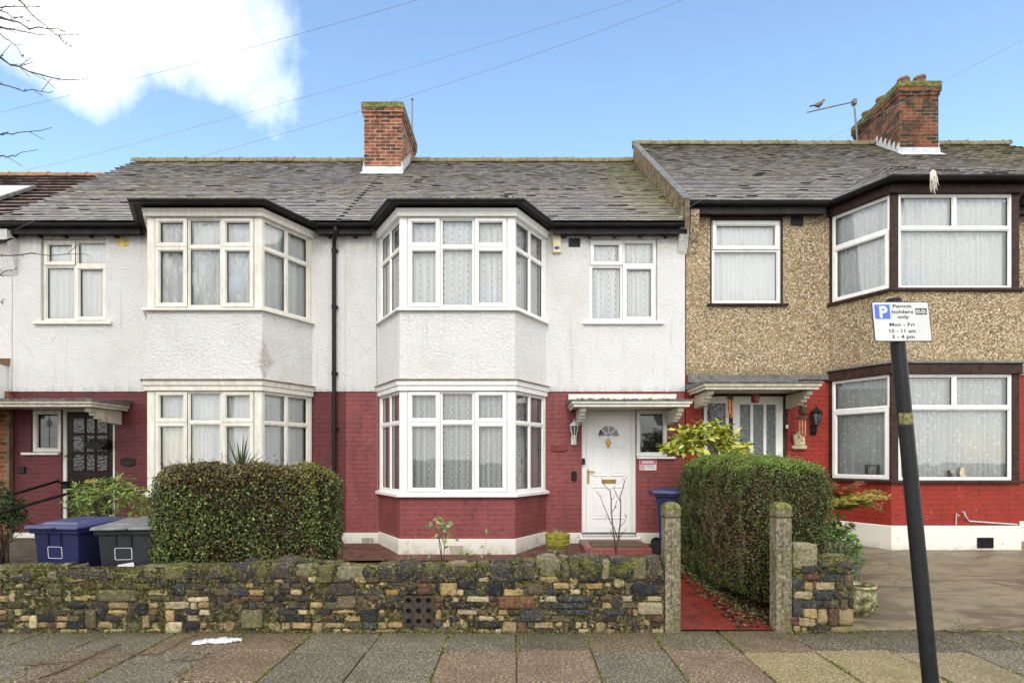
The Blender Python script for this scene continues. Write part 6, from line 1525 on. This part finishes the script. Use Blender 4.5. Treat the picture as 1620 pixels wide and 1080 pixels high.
for i, v in enumerate(m.v): m.v[i] = ((x0+x1)/2+v[0], y0+.018-v[2], z0+.075+v[1])
m.build('blue_oval', 'blue_dot', a)
def plaque(px, py, y, w, h, mat, label):
    t = MB(); t.lathe((0, 0, 0), [(1, 0), (1, .016), (.9, .022)], 28)
    m = MB(); V = [(wx(px, y)+max(-1, min(1, v[0]*1.25))*w/2, y-v[2], wz(py, y)+v[1]*h/2) for v in t.v]; m.raw(V, t.f)
    i = MB(); i.raw([(wx(px, y)+max(-1, min(1, v[0]*1.25))*w/2*.8, y-.012-v[2]*.8, wz(py, y)+v[1]*h/2*.6) for v in t.v], t.f)
    o = m.build('house_plaque', mat, loc=(wx(px, y), y, wz(py, y)), bevel=.003, label=label, cat='plaque'); return o
plaque(884.5, 708.5, YW+.02, .27, .13, 'maroon_paint' if 'maroon_paint' in MATS else 'red_lacquer', 'red painted oval plaque on crimson brick left of the white lantern')
plaque(202.5, 730.5, YW+.02, .235, .15, 'black_fascia', 'dark oval plaque on maroon brick right of the black door')
small('door_bell', 'tiny black video doorbell on the white door frame', 'doorbell', 'black_plastic', bx(920.6, 925.5, 724.5, 734.5, YW-.005, .02))
small('key_safe', 'small black key safe on crimson brick left of the white door', 'key safe', 'black_plastic', bx(904, 911.8, 745, 759.5, YW+.018, .05), bevel=.012)
small('entry_keypad', 'small grey keypad on maroon brick below the leaded side window', 'keypad', 'black_plastic', bx(30, 40.5, 737, 748, YW+.018, .03))
small('bell_push', 'tiny white bell push on the brown timber door surround', 'doorbell', 'upvc', bx(1243, 1246.5, 671.5, 677.5, YW+.01, .02), bevel=.003)
# hanging basket of dried leaves on the black door
t = thing('hanging_basket', (wx(152, 9.4), 9.4, wz(708, 9.4)), 'half round dark woven basket hung on the black door', 'basket'); m = MB(); n = 16; x, z = wx(152, 9.45), wz(698, 9.45)
for k in range(10):
    a0, a1 = math.pi+math.pi*k/10, math.pi+math.pi*(k+1)/10; m.extrude([(x+math.cos(a0)*.19, YW-.035, z+math.sin(a0)*.14), (x+math.cos(a1)*.19, YW-.035, z+math.sin(a1)*.14), (x, YW-.035, z)], (0, -.06, 0))
m.build('basket', 'black_metal', t); P = np.stack([x+rng.uniform(-.19, .19, 160), YW-.07+rng.normal(size=160)*.02, z+rng.uniform(-.03, .045, 160)], 1); V, Fq, C = leaves(P, np.tile([0, -1., .3], (160, 1)), .04, .02, colvar(160, [srgb(40, 40, 36), srgb(90, 90, 84), srgb(30, 30, 26)], None, .2)); np_mesh('dried_leaves', V, Fq, 'leaf', t, cols=C)

def tubes_chime(px, py, y, ztop, cap, label, L=.30, cmat='bamboo', n=6):
    x = wx(px, y); z = wz(py, y); t = thing('wind_chime', (x, y, z), label, 'wind chime'); m = MB(); m.tube([(x, y, ztop), (x, y, z)], .002, 5); m.build('string', 'cable', t)
    m = MB(); m.lathe((x, y, z-.03), cap, 16); m.build('top_disc', 'dark_ornament', t, smooth=False)
    for k in range(n):
        a = 2*math.pi*k/n; m = MB(); l = L*(.65+.35*((k*3) % n)/n); cx_, cy_ = x+math.cos(a)*.045, y+math.sin(a)*.045; m.tube([(cx_, cy_, z-.05), (cx_, cy_, z-.05-l)], .012, 8); m.build('chime_tube', cmat, t)
    m = MB(); m.tube([(x, y, z-.03), (x, y, z-.2)], .002, 5); m.tube([(x, y, z-.17), (x, y, z-.19)], .028, 10); m.build('clapper', 'dark_ornament', t)
tubes_chime(1155.5, 627, 9.0, 2.69, [(.05, 0), (.055, .02), (.02, .035)], 'coloured tube wind chime hanging from the canopy over the white three paned door', .34)
tubes_chime(1269.5, 659, 9.15, 2.62, [(.10, 0), (.09, .02), (.06, .035), (.03, .04)], 'bamboo wind chime hanging under the wooden owl', .33)
def owl():
    y = 9.15; x, z = wx(1270, y), wz(657, y); t = thing('owl_ornament', (x, y, z), 'brown carved owl hanging above the bamboo chime', 'ornament'); m = MB(); m.lathe((x, y, z), [(.02, 0), (.055, .02), (.068, .06), (.062, .1), (.05, .125), (.055, .15), (.05, .175), (.03, .19), (.005, .195)], 18, close=False); b = m.build('body', 'owl_brown', t, smooth=True)
    for s in (-1, 1):
        m = MB(); m.lathe((x+s*.022, y-.045, z+.15), [(.001, -.016), (.012, -.01), (.016, 0), (.012, .01), (.001, .016)], 10, close=False); m.build('eye', 'pale_stone', t, smooth=True)
        m = MB(); m.tube([(x+s*.035, y, z+.17), (x+s*.045, y, z+.21)], .012, 6, r1=.002); m.build('ear_tuft', 'owl_brown', t)
    m = MB(); m.tube([(x, y-.055, z+.14), (x, y-.07, z+.125)], .008, 6, r1=.001); m.build('beak', 'bamboo', t)
owl()
def relief():
    y = YW-.0; x0, x1, z0, z1 = wx(1252, y), wx(1275, y), wz(710, y), wz(680, y); t = thing('wall_relief', (x0, y, z0), 'pale plaster figure ornament on a ledge below the bamboo chime', 'ornament'); m = MB(); m.box(x0, x1, y-.05, y+.02, z0, z0+.06); m.build('base', 'pale_stone', t, bevel=.012); T = TPL_R
    V = []; Fc = []; 
    for k, (cx_, cz_, hx, hz) in enumerate([(.07, .10, .035, .05), (.12, .12, .03, .07), (.17, .09, .035, .045), (.05, .19, .03, .06), (.09, .24, .02, .04), (.17, .17, .02, .05), (.13, .20, .018, .03), (.19, .13, .015, .06)]):
        q = T[0]*[hx, .035, hz]; q = q*(1+.2*fbm(T[0], 2.5, k))[:, None]+[x0+cx_, y-.025, z0+cz_]; Fc.append(T[1]+sum(len(v) for v in V)); V.append(q)
    np_mesh('figure', np.concatenate(V), np.concatenate(Fc), 'pale_stone', t, smooth=True)
relief()
def red_lantern():
    y = 9.05; x, z = wx(1194.7, y), wz(637, y); t = thing('hanging_lantern', (x, y, z), 'small dark red hanging lantern over the three paned door', 'lantern'); m = MB(); m.tube([(x, y, 2.7), (x, y, z+.15)], .002, 5); m.build('string', 'cable', t)
    m = MB(); m.lathe((x, y, z), [(.03, 0), (.06, .012), (.068, .07), (.06, .13), (.035, .145)], 8); m.build('body', 'red_lacquer', t, bevel=.004); m = MB(); m.box(x-.018, x+.018, y-.072, y-.05, z+.03, z+.11); m.build('pane', 'terracotta', t)
red_lantern()
# figures on the lower bay's window board
def cat_fig(px, h, label, lean=0):
    y = YF+.062; x = wx(px, y); z = 1.318; t = thing('cat_figurine', (x, y, z), label, 'figurine', 'cat figurines on the bay window board'); m = MB(); T = TPL_R
    V = []; Fc = []
    for (cx_, cz_, hx, hz) in [(0, h*.33, h*.24, h*.33), (lean, h*.72, h*.17, h*.17), (lean-h*.10, h*.90, h*.05, h*.07), (lean+h*.10, h*.90, h*.05, h*.07), (h*.22, h*.12, h*.16, h*.08)]:
        q = T[0]*[hx, .024, hz]+[x+cx_, y, z+cz_]; Fc.append(T[1]+sum(len(v) for v in V)); V.append(q)
    np_mesh('body', np.concatenate(V), np.concatenate(Fc), 'pale_stone' if lean >= 0 else 'owl_brown', t, smooth=True)
cat_fig(1503, .11, 'tabby cat figurine leaning left behind the lower bay glass', -.02); cat_fig(1521, .16, 'taller cream cat figurine upright behind the lower bay glass', .0)
def glass_lantern():
    Fs = segs(BP['C'])[0]; s = .66; t = thing('candle_lantern', Fs.p(s, -.08, 1.32), 'black framed candle box behind the angled lower bay pane', 'lantern'); m = MB()
    for a in (-.09, .09):
        for b in (-.055, -.10): m.lb(Fs, s+a-.006, s+a+.006, b-.006, b+.006, 1.325, 1.50)
    m.lb(Fs, s-.1, s+.1, -.107, -.05, 1.318, 1.33); m.lb(Fs, s-.1, s+.1, -.107, -.05, 1.49, 1.50); m.build('frame', 'black_metal', t); m = MB(); c = Fs.p(s, -.08, 1.33); m.lathe(c, [(.02, 0), (.02, .09)], 12); m.build('candle', 'yellow_stain', t)
glass_lantern()

# ================================================================== STEP, MAT, RAILS
m = MB(); x0, x1 = wx(922, 8.9), wx(1024, 8.9); zt = wz(866, 8.55)
m.hexa([(x0-.04, 8.5, -.05), (x1+.04, 8.5, -.05), (x1+.02, YW-.02, -.05), (x0-.02, YW-.02, -.05), (x0, 8.56, zt), (x1, 8.56, zt), (x1, YW-.02, zt), (x0, YW-.02, zt)]); m.build('door_step', 'redpath', loc=(1.4, 9, 0), bevel=.02, seg=3, label='low red painted step in front of the white door', cat='step')
m = MB(); n = 26
for i in range(n): y0 = 8.62+.5*i/n; m.box(x0+.12+random.uniform(-.01, .01), x1-.12+random.uniform(-.01, .01), y0, y0+.5/n-.003, zt+.001, zt+.018+random.random()*.004)
m.build('doormat', 'doormat', loc=(1.4, 8.9, zt), label='brown ribbed doormat on the red step', cat='doormat')
for i, (d, lab) in enumerate(((0, 'upper worn concrete step below the black door'), (1, 'lower worn concrete step below the black door'))):
    m = MB(); m.box(-8.3, -6.3, 8.9-d*.32, YW-.01 if d == 0 else 8.895, 0, .29-d*.12); m.build('entrance_step', 'concrete_step', loc=(-7.3, 8.9, 0), bevel=.015, label=lab, cat='step', group='steps to the black door')
def rail(x, ya, za, yb, zb, label, wallx=None):
    t = thing('handrail', (x, yb, .1), label, 'handrail', 'black handrails by the black door'); m = MB(); m.tube([(x, ya, za), (x, yb, zb)], .021, 12); m.build('rail', 'black_metal', t); m = MB(); m.tube([(x, yb+.05, zb), (x, yb+.05, gz(yb)-.02)], .018, 10); m.build('post', 'black_metal', t); m = MB(); m.tube([(x, ya, za-.03), (x, YW+.01, za-.05)], .014, 8); m.box(x-.04, x+.04, YW-.0, YW+.02, za-.14, za-.01); m.build('wall_bracket', 'black_metal', t)
rail(-7.53, 9.38, 1.235, 7.2, .80, 'black metal handrail on the left of the black door'); rail(-6.55, 9.28, 1.245, 6.9, .86, 'black metal handrail crossing in front of the black door')

# ================================================================== ROOF THINGS, CABLES, BIRDS
t = thing('tv_aerial', (wx(1353, 13.9), 13.9, wz(222, 13.9)), 'rusty roof aerial on a leaning mast left of the right chimney', 'aerial'); D = 13.9; P = lambda px, py, dy=0: (wx(px, D+dy), D+dy, wz(py, D+dy))
m = MB(); m.tube([P(1357, 226), P(1354, 195), P(1351, 161)], .022, 8); m.build('mast', 'aerial_metal', t); m = MB(); m.tube([P(1352, 161), P(1316, 169), P(1277, 178)], .016, 8)
for px, py in ((1334, 165), (1316, 169), (1302, 172), (1288, 175)): m.tube([P(px, py, -.3), P(px, py, .3)], .007, 5)
m.box(*[v for v in (wx(1349, D), wx(1354, D))], D-.06, D+.06, wz(166, D), wz(158, D)); m.build('boom', 'aerial_metal', t)
def pigeon(px, py, D, label, s=1.0, face=1):
    x, z = wx(px, D), wz(py, D); t = thing('pigeon', (x, D, z), label, 'bird'); m = MB()
    body = [(-.13, .075, .006), (-.09, .08, .022), (-.04, .085, .048), (.02, .10, .055), (.06, .13, .045), (.085, .165, .028), (.10, .19, .026), (.125, .195, .022), (.14, .19, .008)]
    m.tube([(x+face*a*s, D, z+b*s) for a, b, r in body], [r*s for a, b, r in body], 12); m.build('body', 'feather', t, smooth=True)
    m = MB(); m.tube([(x+face*.14*s, D, z+.19*s), (x+face*.165*s, D, z+.183*s)], .006*s, 6, r1=.001); m.build('beak', 'dark_ornament', t); m = MB(); m.hexa([(x-face*.20*s, D-.03, z+.055*s), (x-face*.08*s, D-.025, z+.075*s), (x-face*.08*s, D+.025, z+.075*s), (x-face*.20*s, D+.03, z+.055*s), (x-face*.20*s, D-.03, z+.063*s), (x-face*.08*s, D-.025, z+.09*s), (x-face*.08*s, D+.025, z+.09*s), (x-face*.20*s, D+.03, z+.063*s)]); m.build('tail', 'feather', t)
    for q in (-.015, .015): m = MB(); m.tube([(x, D+q, z), (x+face*.01, D+q, z+.06*s)], .005*s, 5); m.build('leg', 'red_twig', t)
pigeon(1295, 172.5, 13.9, 'pigeon perched on the end of the roof aerial', 1.1, 1)
m = MB(); m.tube([P(652, 262), P(652, 200), P(652.3, 157)], .017, 6); m.lathe(P(652.3, 157), [(.03, -.02), (.035, 0), (.02, .02)], 8); m.build('antenna_pole', 'aerial_metal', loc=P(652, 262), label='thin plain pole standing up behind the middle chimney', cat='pole')
def wire(pts, label, r=.0045):
    r *= .5; V = [Vector((wx(a, d), d, wz(b, d))) for a, b, d in pts]; m = MB(); out = []
    for k in range(41):
        s = k/40*(len(V)-1); i = min(int(s), len(V)-2); f = s-i; p0, p1, p2, p3 = V[max(i-1, 0)], V[i], V[i+1], V[min(i+2, len(V)-1)]
        out.append(.5*((2*p1)+(p2-p0)*f+(2*p0-5*p1+4*p2-p3)*f*f+(3*p1-p0-3*p2+p3)*f**3))
    m.tube([tuple(p) for p in out], r, 5); m.build('overhead_cable', 'cable', loc=tuple(V[0]), label=label, cat='cable', group='overhead phone cables')
wire([(-260, 240, 9.0), (0, 178, 8.4), (240, 118, 7.8), (470, 55, 7.2), (700, -12, 6.6), (1000, -110, 5.8)], 'highest cable, crossing the white cloud')
wire([(-120, 302, 9.3), (27, 272, 9.0), (165, 240, 8.7), (470, 157, 8.0), (640, 110, 7.6), (1000, 0, 6.8), (1300, -100, 6)], 'cable rising from the clay tiled roof past the cloud', .0035)
wire([(24, 363, 9.25), (60, 346, 9.2), (147, 300, 9.05), (258, 266, 8.9), (340, 242, 8.75), (570, 176, 8.3), (830, 92, 7.7), (1080, 0, 7.0), (1300, -90, 6.4)], 'cable rising from the left eaves over the grey slates and sky', .0045)
wire([(1058, 350, 9.3), (1100, 322, 9.2), (1160, 291, 9.0), (1225, 260, 8.8), (1290, 229, 8.6), (1460, 146, 8.0), (1620, 62, 7.4), (1800, -40, 6.8)], 'cable rising from the party wall over the right hand roof', .0045)
def rag():
    D = 8.35; t = thing('hanging_rag', (wx(1475, D), D, wz(290, D)), 'frayed white rag hanging from the bay gutter on the right', 'rag'); m = MB()
    for k in range(16):
        x = wx(1475+random.uniform(-4, 4), D); z0 = wz(270+random.uniform(0, 3), D); L = random.uniform(.15, .38); p = [Vector((x, D-.02, z0))]
        for j in range(4): p.append(p[-1]+Vector((random.gauss(.003, .01), random.gauss(0, .006), -L/4)))
        m.tube([tuple(q) for q in p], .010, 5, r1=.004)
    m.build('strands', 'rope_white', t, smooth=True)
rag()

# ================================================================== LITTER ON THE PAVEMENT
def bag():
    n = 60; m_ = 24; X, Y = np.meshgrid(np.linspace(-1, 1, n), np.linspace(-1, 1, m_)); x = X.ravel(); y = Y.ravel()
    hx, hy = .20, .05; z = .035*np.sqrt(np.clip(1-x**2*.9, 0, 1))*np.sqrt(np.clip(1-y**2, 0, 1)); P = np.stack([x*hx, y*hy*(1-.4*np.abs(x))*(1+.3*np.sin(x*6)), z], 1); d = fbm(np.stack([x*2.2, y*2, x*0], 1), 3, 1)*.012+fbm(np.stack([x*6, y*5, x*0], 1), 3, 6)*.008
    P[:, 2] = np.maximum(P[:, 2]+d, .004); P[:, 1] += d*.8; P[:, 2] += .004
    c, s = math.cos(.22), math.sin(.22); P = np.stack([P[:, 0]*c-P[:, 1]*s+wx(346, 5.0), P[:, 0]*s+P[:, 1]*c+4.98, P[:, 2]], 1)
    i = np.arange((m_-1)*(n-1)); r, q = i//(n-1), i % (n-1); a = r*n+q; o = np_mesh('plastic_bag', P, np.stack([a, a+1, a+n+1, a+n], 1), 'plastic_film', None, (wx(346, 5), 5, 0), smooth=True, label='crumpled white plastic bag lying on the pavement', cat='litter')
    md = o.modifiers.new('thick', 'SOLIDIFY'); md.thickness = .002
bag()
def fallen(pts, label, r=.005, forks=4):
    t = MB(); V = [Vector((wx(a, F_PX*(EYE-.012)/(b-HY)), F_PX*(EYE-.012)/(b-HY), .010)) for a, b in pts]; V2 = []
    for a, b in zip(V, V[1:]):
        for k in range(3): V2.append(a.lerp(b, k/3)+Vector((random.gauss(0, .006), random.gauss(0, .006), abs(random.gauss(0, .004)))))
    V2.append(V[-1]); t.tube([tuple(v) for v in V2], r, 6, r1=r*.4)
    for k in range(forks): q = random.choice(V2[1:]); d = (V2[-1]-V2[0]).normalized(); d = Matrix.Rotation(random.choice([-1, 1])*random.uniform(.3, .8), 3, 'Z') @ d; t.tube([tuple(q), tuple(q+d*random.uniform(.06, .2)+Vector((0, 0, .006)))], r*.6, 5, r1=r*.2)
    t.build('fallen_twig', 'red_twig', loc=tuple(V[0]), smooth=True, label=label, cat='twig', group='fallen twigs on the pavement')
fallen([(62, 1072), (110, 1055), (165, 1028), (190, 1018)], 'longest fallen twig at the bottom left of the paving', .006, 5)
fallen([(40, 1052), (90, 1048), (150, 1040)], 'thin fallen twig left of the longest one')
fallen([(205, 1034), (250, 1034), (300, 1008), (312, 1002)], 'reddish fallen twig pointing at the white plastic bag', .005, 5)
fallen([(270, 1044), (310, 1043), (335, 1031)], 'short forked twig in front of the white plastic bag', .005, 3)
fallen([(450, 1011), (462, 1014), (470, 1022)], 'small curled twig right of the plastic bag', .004, 3)
fallen([(275, 1060), (290, 1072), (305, 1076)], 'bent twig near the bottom edge below the plastic bag', .004, 2)
fallen([(1490, 996), (1530, 1000), (1560, 990), (1568, 985)], 'red forked branch lying across the driveway edge', .007, 6)
fallen([(1228, 1008), (1245, 1010), (1266, 1014)], 'short dark twig on the slab before the right gatepost', .004, 1)

# ================================================================== BARE STREET TREE (its trunk stands left of the frame)
def tree():
    B = Vector((-7.4, 2.7, 0)); t = thing('street_tree', tuple(B), 'bare winter tree whose twigs reach in at the top left', 'tree'); rd = random.Random(3); tr = MB(); br = MB()
    trunk = [B+Vector((0, 0, -.1)), B+Vector((.03, 0, 1.2)), B+Vector((-.05, .05, 2.6)), B+Vector((.05, 0, 3.6))]; tr.tube([tuple(p) for p in trunk], [.22, .17, .15, .13], 14); tr.build('trunk', 'bark', t, smooth=True)
    def infr(p): return p.y > .3 and CX+p.x/p.y*F_PX > -25
    def grow(p, d, L, r, dep):
        pts = [p]; q = p
        for k in range(5):
            d = (d+Vector((rd.gauss(0, .13), rd.gauss(0, .13), rd.gauss(.03, .1)))).normalized(); nq = q+d*L/5
            if infr(nq): d = Vector((-abs(d.x)-.2, d.y, d.z)).normalized(); nq = q+d*L/5
            if infr(nq): break
            q = nq; pts.append(q)
        if len(pts) < 3: return
        br.tube([tuple(v) for v in pts], r, 5 if dep < 3 else 8, r1=r*.5)
        if dep:
            for k in range(4 if dep > 1 else 4): s = pts[rd.randint(1, len(pts)-1)]; dd = (d+Vector((rd.gauss(0, .7), rd.gauss(0, .7), rd.uniform(-.15, .6)))).normalized(); grow(s, dd, L*rd.uniform(.5, .75), r*.55, dep-1)
    for k in range(7): a = k*.9; grow(trunk[-1]-Vector((0, 0, rd.uniform(0, .6))), Vector((math.cos(a)*.7, math.sin(a)*.7, 1)).normalized(), 2.0, .07, 4)
    D = 4.1; lines = [[(0, 28), (46, 43), (90, 46), (114, 56)], [(0, 45), (18, 46), (59, 55), (122, 55)], [(0, 91), (46, 113), (102, 128), (143, 123)], [(0, 135), (37, 142), (79, 147)], [(0, 213), (28, 211), (82, 202)], [(0, 248), (18, 247), (35, 241)],
        [(0, -28), (28, 0), (55, 29), (93, 57), (108, 74)], [(0, 18), (31, 31), (60, 38)], [(0, 403), (50, 404), (135, 402)], [(0, 432), (23, 427)], [(0, 478), (8, 474)], [(0, 55), (22, 70), (40, 95)], [(0, -10), (40, 2), (84, -2)], [(0, 10), (30, 8), (70, 10)]]
    for i, l in enumerate(lines):
        dd = D+rd.uniform(-.35, .35); W = lambda px, py: Vector((wx(px, dd), dd, wz(py, dd))); dx, dy = l[1][0]-l[0][0], l[1][1]-l[0][1]
        st = [trunk[-1]+Vector((.1, .1, -.3)), (W(-230, l[0][1]-90)+trunk[-1])/2+Vector((0, 0, .3)), W(-190, l[0][1]-dy*2.2-12), W(-70, l[0][1]-dy*1.2)]+[W(*p) for p in l]
        out = []
        for a, b in zip(st, st[1:]):
            for k in range(3): out.append(a.lerp(b, k/3)+Vector((0, 0, rd.gauss(0, .008))))
        out.append(st[-1]); n = len(out); br.tube([tuple(p) for p in out], [max(.0035, .035*(1-k/n)**2.2+.0035) if k < n-9 else .0055*(1-(k-(n-9))/12) for k in range(n)], 6)
        for k in range(int(n*.6)):
            q = out[rd.randint(n-10, n-1)]; d = Vector((rd.uniform(.3, 1), 0, rd.uniform(-.6, .6))).normalized(); L = rd.uniform(.015, .03) if rd.random() < .7 else rd.uniform(.06, .16); br.tube([tuple(q), tuple(q+d*L)], .002, 5, r1=.0018)
    br.build('branches', 'bark', t, fix=False)
tree()
